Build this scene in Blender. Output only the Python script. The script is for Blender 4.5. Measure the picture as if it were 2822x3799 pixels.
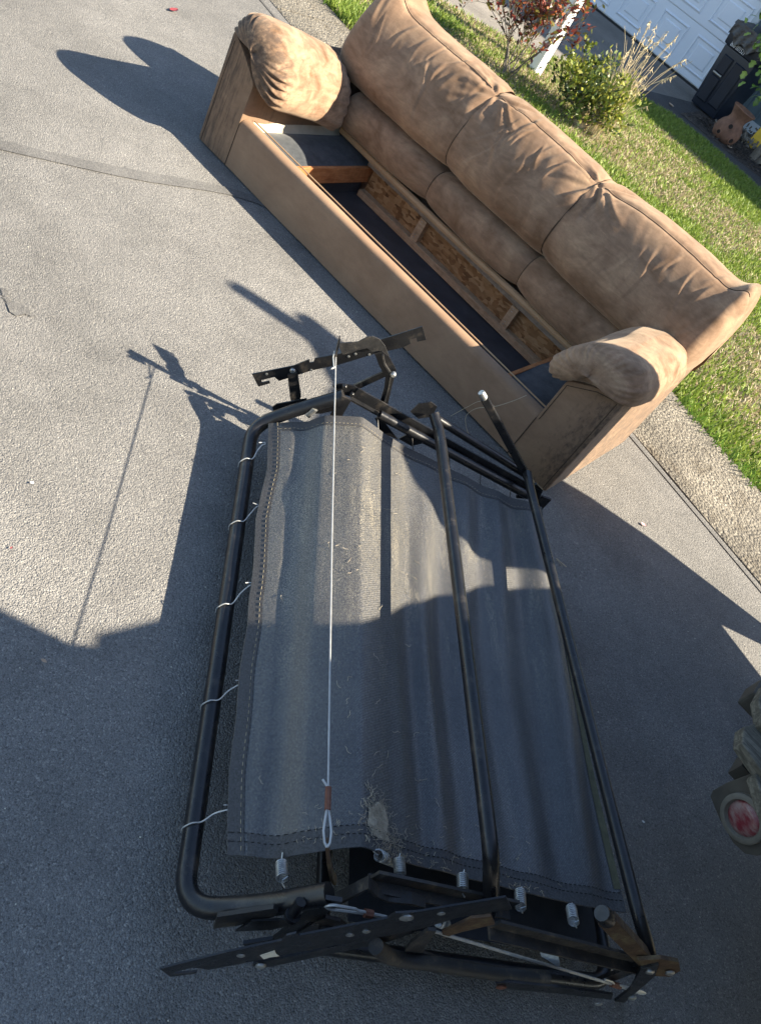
import bpy, bmesh, math, random
import numpy as np
from mathutils import Vector, Matrix, Euler
for o in list(bpy.data.objects): bpy.data.objects.remove(o)
scene = bpy.context.scene
COL = scene.collection
R_ = math.radians

# ------------------------------------------------------------------ camera
cam_d = bpy.data.cameras.new('camera'); cam = bpy.data.objects.new('camera', cam_d); COL.objects.link(cam)
cam_d.sensor_fit = 'VERTICAL'; cam_d.sensor_height = 24.0; cam_d.lens = 19.077
cam_d.clip_start = 0.05; cam_d.clip_end = 400
rt = Vector((0.650269, 0.612703, 0.449161)); dn = Vector((0.721193, -0.312008, -0.618491)); fw = Vector((-0.238809, 0.726118, -0.644766))
cam.matrix_world = Matrix(((rt.x, -dn.x, -fw.x, 2.61618), (rt.y, -dn.y, -fw.y, -2.67825), (rt.z, -dn.z, -fw.z, 1.68937), (0, 0, 0, 1)))
scene.camera = cam

# ------------------------------------------------------------------ sky, sun, exposure
SUN = Vector((1.13, 0.60, 1.0)).normalized()
SUN_EL = math.asin(SUN.z); SUN_AZ = math.atan2(SUN.x, SUN.y)
w = bpy.data.worlds.new('World'); scene.world = w; w.use_nodes = True
nt = w.node_tree; bg = nt.nodes['Background']
sky = nt.nodes.new('ShaderNodeTexSky'); sky.sky_type = 'NISHITA'; sky.sun_disc = False
sky.sun_elevation = SUN_EL; sky.sun_rotation = SUN_AZ; sky.air_density = 1.0; sky.dust_density = 0.6; sky.ozone_density = 1.0
nt.links.new(sky.outputs[0], bg.inputs[0]); bg.inputs[1].default_value = 0.079
sd = bpy.data.lights.new('sun', 'SUN'); sd.energy = 5.0; sd.angle = R_(0.55); sd.color = (1.0, 0.895, 0.72)
so = bpy.data.objects.new('sun', sd); COL.objects.link(so)
so.location = (6, 4, 8); so.rotation_euler = SUN.to_track_quat('Z', 'Y').to_euler()
scene.view_settings.view_transform = 'Standard'; scene.view_settings.look = 'None'
scene.view_settings.exposure = 1.90; scene.view_settings.gamma = 1.0; scene.view_settings.use_curve_mapping = False
scene.render.engine = 'CYCLES'

# ------------------------------------------------------------------ noise helpers (numpy)
def _hash(ix, iy, iz, seed):
    n = (ix * 374761393 + iy * 668265263 + iz * 2147483647 + seed * 974634777) & 0xffffffff
    n = ((n ^ (n >> 13)) * 1274126177) & 0xffffffff
    n = n ^ (n >> 16)
    return (n & 0xffff) / 65535.0
def vnoise(x, y, z=0.0, seed=0):
    x = np.asarray(x, float); y = np.asarray(y, float); z = np.asarray(z, float) + 0 * x
    ix = np.floor(x).astype(np.int64); iy = np.floor(y).astype(np.int64); iz = np.floor(z).astype(np.int64)
    fx = x - ix; fy = y - iy; fz = z - iz
    fx = fx*fx*(3-2*fx); fy = fy*fy*(3-2*fy); fz = fz*fz*(3-2*fz)
    r = 0
    for dx in (0, 1):
        for dy in (0, 1):
            for dz in (0, 1):
                r = r + _hash(ix+dx, iy+dy, iz+dz, seed) * (fx if dx else 1-fx) * (fy if dy else 1-fy) * (fz if dz else 1-fz)
    return r * 2 - 1
def fbm(x, y, z=0.0, seed=0, octs=3):
    r = 0; a = 1; s = 0
    for i in range(octs):
        f = 2.03 ** i
        r = r + a * vnoise(np.asarray(x)*f, np.asarray(y)*f, np.asarray(z)*f, seed + i * 17); s += a; a *= 0.5
    return r / s
def smooth(a, b, x):
    t = np.clip((np.asarray(x, float) - a) / (b - a), 0, 1); return t*t*(3-2*t)

# ------------------------------------------------------------------ materials
MATS = {}
class NT:
    def __init__(s, name, rough=0.8, base=(0.5, 0.5, 0.5), metal=0.0, spec=0.5, sheen=0.0):
        m = bpy.data.materials.new(name); m.use_nodes = True; s.m = m; s.t = m.node_tree
        s.b = s.t.nodes['Principled BSDF']; s.set('Roughness', rough); s.set('Base Color', (*base, 1)); s.set('Metallic', metal)
        s.set('Specular IOR Level', spec)
        if sheen: s.set('Sheen Weight', sheen); s.set('Sheen Roughness', 0.45)
        MATS[name] = m; s.co = None
    def set(s, k, v): s.b.inputs[k].default_value = v
    def n(s, typ, **kw):
        nd = s.t.nodes.new(typ)
        for k, v in kw.items():
            if k.startswith('i_'): nd.inputs[k[2:].replace('_', ' ')].default_value = v
            else: setattr(nd, k, v)
        return nd
    def l(s, a, b): s.t.links.new(a, b)
    def coord(s, kind='Object', scale=(1, 1, 1), rot=(0, 0, 0)):
        tc = s.n('ShaderNodeTexCoord'); mp = s.n('ShaderNodeMapping'); mp.inputs['Scale'].default_value = scale; mp.inputs['Rotation'].default_value = rot
        s.l(tc.outputs[kind], mp.inputs[0]); return mp.outputs[0]
    def noise(s, vec, scale, detail=3, rough=0.55, dist=0.0):
        nd = s.n('ShaderNodeTexNoise'); nd.inputs['Scale'].default_value = scale; nd.inputs['Detail'].default_value = detail
        nd.inputs['Roughness'].default_value = rough; nd.inputs['Distortion'].default_value = dist; s.l(vec, nd.inputs['Vector']); return nd.outputs['Fac']
    def voro(s, vec, scale, out='Distance', feature='F1'):
        nd = s.n('ShaderNodeTexVoronoi', feature=feature); nd.inputs['Scale'].default_value = scale; s.l(vec, nd.inputs['Vector']); return nd.outputs[out]
    def ramp(s, fac, stops):
        nd = s.n('ShaderNodeValToRGB'); e = nd.color_ramp.elements
        while len(e) < len(stops): e.new(0.5)
        for el, (p, c) in zip(e, stops):
            el.position = p; el.color = (*c, 1) if not isinstance(c, (int, float)) else (c, c, c, 1)
        s.l(fac, nd.inputs[0]); return nd.outputs[0]
    def mix(s, fac, a, b, mode='MIX'):
        nd = s.n('ShaderNodeMix', data_type='RGBA', blend_type=mode)
        for sock, v in ((nd.inputs[0], fac), (nd.inputs[6], a), (nd.inputs[7], b)):
            if isinstance(v, (int, float)): sock.default_value = v
            elif isinstance(v, tuple): sock.default_value = (*v, 1)
            else: s.l(v, sock)
        return nd.outputs[2]
    def math(s, op, a, b=0.0):
        nd = s.n('ShaderNodeMath', operation=op)
        for sock, v in ((nd.inputs[0], a), (nd.inputs[1], b)):
            if isinstance(v, (int, float)): sock.default_value = v
            else: s.l(v, sock)
        return nd.outputs[0]
    def col(s, c): s.l(c, s.b.inputs['Base Color'])
    def rough(s, c): s.l(c, s.b.inputs['Roughness'])
    def bump(s, h, strength=0.5, dist=0.01, prev=None):
        nd = s.n('ShaderNodeBump'); nd.inputs['Strength'].default_value = strength; nd.inputs['Distance'].default_value = dist
        s.l(h, nd.inputs['Height'])
        if prev is not None: s.l(prev, nd.inputs['Normal'])
        s.l(nd.outputs[0], s.b.inputs['Normal']); return nd.outputs[0]

def m_asphalt(name, dark, mid, light, seedoff=0.0, smoothness=1.0):
    a = NT(name, 0.82, spec=0.35); v = a.coord()
    g1 = a.voro(v, 250 + seedoff, 'Color'); g1 = a.math('ADD', g1, 0.0)
    c1 = a.ramp(g1, [(0.0, dark), (0.42, mid), (0.72, mid), (1.0, light)])
    n2 = a.noise(v, 330, 2, 0.7); c2 = a.ramp(n2, [(0.28, 0.42), (0.5, 1.0), (0.72, 1.5)])
    c = a.mix(0.85, c1, c2, 'MULTIPLY')
    n3 = a.noise(v, 1.3, 5, 0.6); c3 = a.ramp(n3, [(0.3, 0.80), (0.7, 1.15)])
    c = a.mix(1.0, c, c3, 'MULTIPLY')
    n5 = a.noise(v, 9.0, 4, 0.65); c = a.mix(1.0, c, a.ramp(n5, [(0.25, 0.86), (0.8, 1.12)]), 'MULTIPLY')
    st = a.noise(a.coord(), 2.1, 6, 0.62, 0.6); c = a.mix(a.ramp(st, [(0.60, 0.0), (0.74, 0.30)]), c, (0.05, 0.048, 0.046))
    st2 = a.noise(a.coord(scale=(1, 1.7, 1)), 0.8, 5, 0.6, 0.3); c = a.mix(1.0, c, a.ramp(st2, [(0.3, 0.86), (0.65, 1.06)]), 'MULTIPLY')
    a.col(c)
    d1 = a.voro(v, 250 + seedoff, 'Distance'); n4 = a.noise(v, 90, 4, 0.7)
    h = a.math('ADD', a.math('MULTIPLY', d1, -0.55), n4)
    a.bump(h, 0.75 * smoothness, 0.0095)
    return a.m
m_asphalt('asphalt', (0.096, 0.093, 0.089), (0.184, 0.176, 0.164), (0.33, 0.31, 0.275))
m_asphalt('asphalt_seal', (0.080, 0.078, 0.075), (0.125, 0.120, 0.113), (0.20, 0.19, 0.17), 13, 0.6)
m_asphalt('driveway', (0.12, 0.112, 0.10), (0.21, 0.19, 0.165), (0.30, 0.275, 0.235), 30, 0.7)
m_asphalt('walk', (0.035, 0.035, 0.037), (0.062, 0.06, 0.06), (0.12, 0.11, 0.10), 40, 0.8)

a = NT('kerb_concrete', 0.9); v = a.coord()
g = a.voro(v, 115, 'Color'); c = a.ramp(g, [(0, (0.085, 0.074, 0.060)), (0.35, (0.165, 0.146, 0.115)), (0.7, (0.225, 0.20, 0.155)), (1, (0.33, 0.30, 0.25))])
c = a.mix(1.0, c, a.ramp(a.noise(v, 210, 2, 0.7), [(0.3, 0.45), (0.7, 1.4)]), 'MULTIPLY')
c = a.mix(1.0, c, a.ramp(a.noise(v, 3.2, 6, 0.65), [(0.3, 0.6), (0.62, 1.12)]), 'MULTIPLY')
c = a.mix(a.ramp(a.noise(v, 7, 6, 0.7, 0.4), [(0.52, 0.0), (0.66, 0.75)]), c, (0.085, 0.068, 0.045)); a.col(c)
a.bump(a.math('SUBTRACT', a.noise(v, 60, 4, 0.7), a.voro(v, 75)), 0.8, 0.012)

a = NT('soil', 0.95); v = a.coord()
c = a.ramp(a.noise(v, 14, 6, 0.7), [(0.3, (0.045, 0.032, 0.020)), (0.55, (0.12, 0.095, 0.055)), (0.75, (0.20, 0.17, 0.10))]); a.col(c)
a.bump(a.noise(v, 60, 4, 0.7), 0.8, 0.02)
a = NT('turf', 0.95); v = a.coord()
c = a.ramp(a.noise(v, 5, 6, 0.7), [(0.3, (0.10, 0.14, 0.03)), (0.5, (0.18, 0.19, 0.065)), (0.7, (0.33, 0.27, 0.15))]); a.col(c); a.bump(a.noise(v, 60, 4, 0.7), 0.8, 0.02)
a = NT('mulch', 0.95); v = a.coord()
c = a.ramp(a.voro(v, 38, 'Color'), [(0.1, (0.012, 0.010, 0.009)), (0.5, (0.05, 0.038, 0.030)), (0.85, (0.11, 0.085, 0.065)), (1.0, (0.30, 0.26, 0.22))]); a.col(c)
a.bump(a.noise(v, 55, 4, 0.75), 1.0, 0.03)

def m_attr(name, rough=0.6, trans=0.25, spec=0.35):
    a = NT(name, rough, spec=spec)
    at = a.n('ShaderNodeAttribute', attribute_name='Col'); a.col(at.outputs['Color'])
    if trans:
        tr = a.n('ShaderNodeBsdfTranslucent'); a.l(at.outputs['Color'], tr.inputs[0])
        mx = a.n('ShaderNodeMixShader'); mx.inputs[0].default_value = trans
        out = a.t.nodes['Material Output']; a.l(a.b.outputs[0], mx.inputs[1]); a.l(tr.outputs[0], mx.inputs[2]); a.l(mx.outputs[0], out.inputs[0])
    return a.m
m_attr('grass', 0.55, 0.30); m_attr('leaf', 0.42, 0.25, 0.5); m_attr('twig', 0.85, 0.0)

def m_plain(name, base, rough, metal=0.0, spec=0.5, var=0.18, scale=30, bump=0.15, bscale=None, bd=0.004):
    a = NT(name, rough, base, metal, spec); v = a.coord()
    n = a.noise(v, scale, 4, 0.6)
    a.col(a.ramp(n, [(0.25, tuple(c*(1-var) for c in base)), (0.75, tuple(min(1, c*(1+var)) for c in base))]))
    if bump: a.bump(a.noise(v, bscale or scale*4, 3, 0.6), bump, bd)
    return a

# --- suede of the sofa
def m_suede(name, stain=None, tone=1.0, vs=1.0, con=0.95, sg=0.34):
    a = NT(name, 0.88, spec=0.18, sheen=0.25); a.set('Sheen Tint', (1.0, 0.82, 0.62, 1)); v = a.coord()
    n1 = a.noise(v, 5.5*vs, 5, 0.62, 0.8); n2 = a.noise(a.coord(scale=(1, 1, 3.2)), 16, 4, 0.65, 0.6)
    B0 = (0.250, 0.157, 0.098); A = tuple(tone*(b_ + con*(c-b_)) for c, b_ in zip((0.155, 0.090, 0.050), B0)); B = tuple(c*tone for c in B0); Cc = tuple(tone*(b_ + con*(c-b_)) for c, b_ in zip((0.345, 0.228, 0.140), B0))
    c = a.ramp(n1, [(0.30, A), (0.50, B), (0.70, Cc)])
    c = a.mix(1.0, c, a.ramp(n2, [(0.30, 1-0.24*con), (0.55, 1.0), (0.72, 1+0.16*con)]), 'MULTIPLY')
    c = a.mix(1.0, c, a.ramp(a.noise(v, 700, 2, 0.6), [(0.3, 0.90), (0.7, 1.10)]), 'MULTIPLY')
    if stain:
        # grimy wear along the outer front edges of the arms: blotches with shapes of their own
        axis, x0, x1, sc = stain
        sx = a.n('ShaderNodeSeparateXYZ'); tc = a.n('ShaderNodeTexCoord'); a.l(tc.outputs['Object'], sx.inputs[0])
        g = a.n('ShaderNodeMapRange'); g.inputs['From Min'].default_value = x0; g.inputs['From Max'].default_value = x1; a.l(sx.outputs[axis], g.inputs[0])
        sn = a.noise(a.coord(scale=sc, rot=(0, R_(38 if axis == 'X' and x0 < 1 else -35), 0)), 62, 5, 0.72, 0.2)
        m = a.math('MULTIPLY', g.outputs[0], sg); m = a.math('ADD', m, sn)
        f = a.ramp(m, [(0.62, 0.0), (0.84, 0.72)])
        c = a.mix(f, c, (0.045, 0.035, 0.030))
    a.col(c)
    b1 = a.bump(a.noise(v, 26, 5, 0.6, 0.5), 0.06, 0.010)
    a.bump(a.noise(v, 420, 2, 0.6), 0.18, 0.0016, b1)
    return a.m
m_suede('suede'); m_suede('suede_rail', None, 1.0, 1.0, 0.3); m_suede('suede_pillow', None, 1.04, 1.9, 1.15)
m_suede('suede_pillow_grimy', ('Y', 0.15, 0.00, (0.7, 0.35, 0.7)), 1.04, 1.9, 1.2, 0.30)
m_suede('suede_arm_left', ('X', 0.30, 0.0, (1.0, 1.0, 0.14)), 0.92, 1.0, 0.4, 0.27)
m_suede('suede_arm_right', ('X', 2.06, 2.24, (1.0, 1.0, 0.5)), 1.0, 1.0, 0.4, 0.27)
m_plain('seam_thread', (0.055, 0.034, 0.020), 0.9, bump=0)
m_plain('lining', (0.50, 0.43, 0.32), 0.9, var=0.12, scale=20)
m_plain('tan_cloth', (0.36, 0.23, 0.125), 0.9, var=0.12, scale=20)
a = NT('black_cloth', 0.86, spec=0.25, sheen=0.15); v = a.coord()
a.col(a.ramp(a.noise(v, 9, 5, 0.7), [(0.3, (0.013, 0.015, 0.019)), (0.6, (0.024, 0.027, 0.033)), (0.8, (0.045, 0.048, 0.054))])); a.bump(a.noise(v, 300, 2, 0.6), 0.25, 0.002)
a = NT('black_pad', 0.9, spec=0.2, sheen=0.2); v = a.coord()
a.col(a.ramp(a.noise(v, 25, 5, 0.7), [(0.3, (0.025, 0.029, 0.034)), (0.7, (0.065, 0.070, 0.074))])); a.bump(a.noise(v, 220, 3, 0.6), 0.35, 0.003)
def m_wood(name, A, B, C_, axis=(1, 9, 9), rough=0.75, sc=9):
    a = NT(name, rough, spec=0.3); v = a.coord(scale=axis)
    n = a.noise(v, sc, 6, 0.65, 0.7); c = a.ramp(n, [(0.28, A), (0.5, B), (0.75, C_)])
    c = a.mix(1.0, c, a.ramp(a.noise(a.coord(), 60, 3, 0.6), [(0.3, 0.8), (0.7, 1.12)]), 'MULTIPLY')
    a.col(c); a.bump(n, 0.3, 0.004); return a.m
m_wood('pine', (0.30, 0.19, 0.10), (0.42, 0.28, 0.16), (0.50, 0.36, 0.22))
m_wood('orange_wood', (0.28, 0.10, 0.035), (0.40, 0.165, 0.06), (0.50, 0.24, 0.10), (7, 1, 7))
m_wood('grey_wood', (0.17, 0.13, 0.095), (0.25, 0.20, 0.15), (0.32, 0.27, 0.21))
m_wood('weathered', (0.045, 0.040, 0.031), (0.105, 0.095, 0.072), (0.22, 0.20, 0.155), (2.2, 14, 14), 0.9, 7)
a = NT('osb', 0.8, spec=0.3)
c = None
vo = a.n('ShaderNodeTexVoronoi'); vo.inputs['Scale'].default_value = 1.0; vo.inputs['Randomness'].default_value = 1.0
wn = a.n('ShaderNodeTexNoise'); wn.inputs['Scale'].default_value = 9; v0 = a.coord(); a.l(v0, wn.inputs['Vector'])
mxv = a.n('ShaderNodeMix', data_type='VECTOR'); mxv.inputs[0].default_value = 0.05; a.l(a.coord(scale=(34, 34, 85), rot=(0, R_(33), 0)), mxv.inputs[4]); 
sv = a.n('ShaderNodeVectorMath', operation='SCALE'); sv.inputs['Scale'].default_value = 40; a.l(wn.outputs['Color'], sv.inputs[0]); a.l(sv.outputs[0], mxv.inputs[5])
a.l(mxv.outputs[1], vo.inputs['Vector'])
c = a.ramp(vo.outputs['Color'], [(0.0, (0.10, 0.045, 0.016)), (0.3, (0.24, 0.12, 0.045)), (0.6, (0.34, 0.19, 0.08)), (1.0, (0.46, 0.29, 0.14))])
c = a.mix(1.0, c, a.ramp(a.noise(v0, 7, 4, 0.6), [(0.3, 0.65), (0.7, 1.15)]), 'MULTIPLY'); a.col(c); a.bump(vo.outputs['Distance'], 0.25, 0.003)
# --- metals
a = NT('black_steel', 0.34, (0.012, 0.013, 0.015), 0.0, 0.45); v = a.coord()
n = a.noise(v, 18, 6, 0.7); a.col(a.ramp(n, [(0.35, (0.007, 0.0075, 0.009)), (0.56, (0.013, 0.013, 0.014)), (0.72, (0.060, 0.050, 0.040))]))
a.rough(a.ramp(a.noise(v, 40, 5, 0.7), [(0.3, 0.22), (0.7, 0.45)])); a.bump(a.noise(v, 160, 3, 0.7), 0.10, 0.002)
a = NT('dusty_steel', 0.6, (0.03, 0.03, 0.03), 0.0, 0.45); v = a.coord()
n = a.noise(v, 28, 7, 0.75); a.col(a.ramp(n, [(0.30, (0.012, 0.012, 0.013)), (0.52, (0.028, 0.026, 0.024)), (0.66, (0.090, 0.072, 0.052)), (0.8, (0.22, 0.18, 0.13))]))
a.rough(a.ramp(n, [(0.3, 0.34), (0.6, 0.8)])); a.bump(a.noise(v, 120, 4, 0.7), 0.25, 0.003)
a = NT('rusty_steel', 0.8, (0.08, 0.05, 0.03), 0.0, 0.35); v = a.coord()
n = a.noise(v, 22, 7, 0.75); a.col(a.ramp(n, [(0.25, (0.025, 0.020, 0.016)), (0.5, (0.085, 0.050, 0.028)), (0.65, (0.14, 0.11, 0.055)), (0.8, (0.19, 0.13, 0.075))])); a.bump(a.noise(v, 110, 4, 0.7), 0.35, 0.004)
m_plain('zinc', (0.42, 0.42, 0.40), 0.42, 0.85, var=0.35, scale=80, bump=0.05)
m_plain('wire_white', (0.46, 0.455, 0.43), 0.38, 0.35, var=0.2, scale=60, bump=0.05)
m_plain('copper_sleeve', (0.16, 0.065, 0.04), 0.6, 0.3, var=0.3, scale=120, bump=0.2)
m_plain('label_paper', (0.55, 0.53, 0.44), 0.8, var=0.1, scale=60)
m_plain('twine', (0.45, 0.36, 0.24), 0.9, var=0.2, scale=200, bump=0)
m_plain('lint', (0.40, 0.34, 0.25), 1.0, var=0.25, scale=90, bump=0)
# --- the woven deck cloth
a = NT('deck_cloth', 0.42, spec=0.65, sheen=0.05); v = a.coord()
wx = a.n('ShaderNodeTexWave', wave_type='BANDS', bands_direction='DIAGONAL'); wx.inputs['Scale'].default_value = 95; wx.inputs['Distortion'].default_value = 1.2; wx.inputs['Detail'].default_value = 2; a.l(v, wx.inputs['Vector'])
wy = a.n('ShaderNodeTexWave', wave_type='BANDS', bands_direction='X'); wy.inputs['Scale'].default_value = 130; wy.inputs['Distortion'].default_value = 0.8; a.l(v, wy.inputs['Vector'])
c = a.ramp(a.noise(v, 3.5, 5, 0.65, 0.4), [(0.28, (0.036, 0.038, 0.042)), (0.55, (0.056, 0.057, 0.060)), (0.8, (0.080, 0.078, 0.074))])
c = a.mix(1.0, c, a.ramp(wx.outputs['Fac'], [(0.1, 0.72), (0.9, 1.18)]), 'MULTIPLY')
c = a.mix(1.0, c, a.ramp(a.noise(v, 260, 3, 0.7), [(0.32, 0.45), (0.52, 1.0), (0.70, 1.9)]), 'MULTIPLY')
# dust drifted into streaks that run along the cloth
ds = a.noise(a.coord(scale=(0.9, 7, 1)), 4.0, 6, 0.68, 0.4); dsf = a.ramp(ds, [(0.50, 0.0), (0.80, 0.62)])
sp = a.ramp(a.noise(v, 300, 4, 0.8), [(0.46, 0.0), (0.64, 0.9)])
sx = a.n('ShaderNodeSeparateXYZ'); tcc = a.n('ShaderNodeTexCoord'); a.l(tcc.outputs['Object'], sx.inputs[0])
gl = a.n('ShaderNodeMapRange'); gl.inputs['From Min'].default_value = 0.50; gl.inputs['From Max'].default_value = 0.20; gl.inputs['To Min'].default_value = 0.12; gl.inputs['To Max'].default_value = 0.34; a.l(sx.outputs['Y'], gl.inputs[0])
shade_fade = a.n('ShaderNodeMapRange'); shade_fade.inputs['From Min'].default_value = 0.55; shade_fade.inputs['From Max'].default_value = 0.95; shade_fade.inputs['To Min'].default_value = 1.35; shade_fade.inputs['To Max'].default_value = 0.50; a.l(sx.outputs['X'], shade_fade.inputs[0])  # dust faded towards the near end, painting the shade that falls there
dust = a.math('MULTIPLY', a.math('MULTIPLY', a.math('ADD', dsf, gl.outputs[0]), shade_fade.outputs[0]), sp)
c = a.mix(dust, c, (0.46, 0.40, 0.28)); a.col(c)
b1 = a.bump(wx.outputs['Fac'], 0.22, 0.0014); b2 = a.bump(wy.outputs['Fac'], 0.15, 0.0012, b1); a.bump(a.noise(v, 420, 2, 0.6), 0.15, 0.0015, b2)
a = m_plain('hem_cloth', (0.060, 0.058, 0.057), 0.85, var=0.5, scale=230, bump=0.4, bscale=400, bd=0.002)
m_plain('stitch', (0.36, 0.30, 0.19), 0.9, var=0.5, scale=40, bump=0)
m_plain('dark_stitch', (0.015, 0.015, 0.016), 0.9, bump=0)
m_plain('old_hem', (0.085, 0.080, 0.045), 0.9, var=0.3, scale=50, bump=0.3)
# --- setting
m_plain('door_paint', (0.66, 0.70, 0.76), 0.55, var=0.03, scale=3, bump=0.03)
m_plain('siding', (0.085, 0.12, 0.135), 0.75, var=0.08, scale=6)
m_plain('trim_paint', (0.42, 0.46, 0.48), 0.7, var=0.06, scale=6)
m_plain('roofing', (0.06, 0.055, 0.05), 0.9, var=0.25, scale=20)
m_plain('post_paint', (0.78, 0.77, 0.74), 0.55, var=0.05, scale=12, bump=0.05)
a = m_plain('bin_plastic', (0.007, 0.012, 0.024), 0.45, var=0.25, scale=8, bump=0.08)
m_plain('bag_plastic', (0.012, 0.013, 0.022), 0.30, var=0.2, scale=20, bump=0.5, bscale=16, bd=0.02)
m_plain('print_white', (0.75, 0.75, 0.75), 0.6, bump=0)
m_plain('bar_metal', (0.40, 0.38, 0.34), 0.5, 0.5)
m_plain('terracotta', (0.17, 0.085, 0.052), 0.85, var=0.45, scale=14, bump=0.4, bscale=40, bd=0.008)
m_plain('vent_shade', (0.02, 0.015, 0.012), 0.95, bump=0)  # dark tone standing for the shade inside the vents
m_plain('yellow_plastic', (0.62, 0.40, 0.025), 0.5, var=0.12, scale=14)
m_plain('bark', (0.16, 0.14, 0.11), 0.9, var=0.35, scale=40, bump=0.6, bd=0.01)
m_plain('dry_wood', (0.40, 0.29, 0.16), 0.9, var=0.3, scale=40, bump=0.5, bd=0.01)
m_plain('tyre', (0.018, 0.018, 0.018), 0.8, bump=0.3)
m_plain('trailer_steel', (0.052, 0.046, 0.036), 0.7, var=0.4, scale=16, bump=0.3)
m_plain('light_ring', (0.115, 0.105, 0.085), 0.7, var=0.3, scale=30, bump=0.2)
a = NT('red_lens', 0.35, (0.28, 0.01, 0.015), 0, 0.5); v = a.coord()
a.col(a.mix(a.ramp(a.noise(a.coord(scale=(1, 1, 2.5)), 26, 5, 0.65), [(0.42, 0.0), (0.64, 0.75)]), (0.15, 0.020, 0.028), (0.25, 0.20, 0.18))); a.bump(a.noise(v, 90, 3, 0.6), 0.2, 0.003)
m_plain('red_leaf', (0.16, 0.022, 0.028), 0.6, var=0.3, scale=60)
m_plain('pink_petal', (0.75, 0.36, 0.38), 0.7, var=0.15, scale=80)
m_plain('tan_leaf', (0.42, 0.30, 0.20), 0.8, var=0.3, scale=60)
m_plain('straw', (0.52, 0.42, 0.25), 0.8, var=0.2, scale=90, bump=0)
m_plain('white_paper', (0.75, 0.74, 0.70), 0.8)
m_plain('yellow_petal', (0.75, 0.55, 0.02), 0.6)
m_plain('plastic_scrap', (0.45, 0.52, 0.58), 0.25, var=0.3, scale=60, bump=0.4)

# ------------------------------------------------------------------ mesh building
class MB:
    def __init__(s): s.v = []; s.f = []
    def add(s, vs, fs):
        o = len(s.v); s.v += [tuple(map(float, p)) for p in vs]; s.f += [tuple(i + o for i in f) for f in fs]; return s
    def box(s, x0, x1, y0, y1, z0, z1):
        return s.add([(x0,y0,z0),(x1,y0,z0),(x1,y1,z0),(x0,y1,z0),(x0,y0,z1),(x1,y0,z1),(x1,y1,z1),(x0,y1,z1)],
                     [(0,3,2,1),(4,5,6,7),(0,1,5,4),(1,2,6,5),(2,3,7,6),(3,0,4,7)])
    def prism(s, poly, off):
        """poly: 3D points of a planar outline; off: extrusion vector"""
        n = len(poly); a = [Vector(p) for p in poly]; o = Vector(off); b = [p + o for p in a]
        fs = [tuple(range(n))[::-1], tuple(range(n, 2*n))] + [(i, (i+1) % n, n + (i+1) % n, n + i) for i in range(n)]
        return s.add(a + b, fs)
    def bar(s, p0, p1, wv, tv):
        """flat bar from p0 to p1; wv, tv: half width and half thickness vectors"""
        p0, p1, wv, tv = Vector(p0), Vector(p1), Vector(wv), Vector(tv)
        vs = [p + a*wv + b*tv for p in (p0, p1) for a, b in ((-1,-1),(1,-1),(1,1),(-1,1))]
        return s.add(vs, [(0,3,2,1),(4,5,6,7),(0,1,5,4),(1,2,6,5),(2,3,7,6),(3,0,4,7)])
    def tube(s, path, r, n=10, caps=True, flat=None):
        P = [Vector(p) for p in path]; m = len(P)
        rs = r if isinstance(r, (list, tuple)) else [r]*m
        t0 = (P[1]-P[0]).normalized(); ref = Vector((0,0,1)) if abs(t0.z) < .9 else Vector((1,0,0))
        nrm = (ref - t0*ref.dot(t0)).normalized(); vs = []
        for i in range(m):
            t = ((P[min(i+1,m-1)] - P[i]).normalized() + (P[i] - P[max(i-1,0)]).normalized())
            t = t.normalized() if t.length > 1e-9 else t0
            nrm = nrm - t*nrm.dot(t)
            nrm = nrm.normalized() if nrm.length > 1e-6 else t.orthogonal().normalized()
            bn = t.cross(nrm)
            for j in range(n):
                a = 2*math.pi*j/n; vs.append(P[i] + (nrm*math.cos(a) + bn*math.sin(a))*rs[i])
        fs = [(i*n+j, i*n+(j+1)%n, (i+1)*n+(j+1)%n, (i+1)*n+j) for i in range(m-1) for j in range(n)]
        if caps: fs += [tuple(range(n))[::-1], tuple(range((m-1)*n, m*n))]
        return s.add(vs, fs)
    def cyl(s, p0, p1, r, n=14): return s.tube([p0, p1], r, n)
    def lathe(s, prof, n=24, c=(0,0,0), jit=None):
        vs = []
        for i, (r, z) in enumerate(prof):
            for j in range(n):
                a = 2*math.pi*j/n; k = 1 + (jit(i, a) if jit else 0)
                vs.append((c[0]+r*k*math.cos(a), c[1]+r*k*math.sin(a), c[2]+z))
        m = len(prof)
        fs = [(i*n+j, i*n+(j+1)%n, (i+1)*n+(j+1)%n, (i+1)*n+j) for i in range(m-1) for j in range(n)]
        fs += [tuple(range(n))[::-1], tuple(range((m-1)*n, m*n))]
        return s.add(vs, fs)
    def grid(s, X, Y, Z, closeu=False):
        nu, nv = X.shape; vs = np.stack([X, Y, Z], -1).reshape(-1, 3)
        fs = [(i*nv+j, (i+1)*nv+j, (i+1)*nv+j+1, i*nv+j+1) for i in range(nu-1) for j in range(nv-1)]
        return s.add(vs, fs)
    def build(s, name, mat, parent=None, smooth_=True, bevel=0, autos=None):
        me = bpy.data.meshes.new(name); me.from_pydata(s.v, [], s.f); me.validate(); me.update()
        return finish(name, me, mat, parent, smooth_, bevel, autos)
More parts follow.
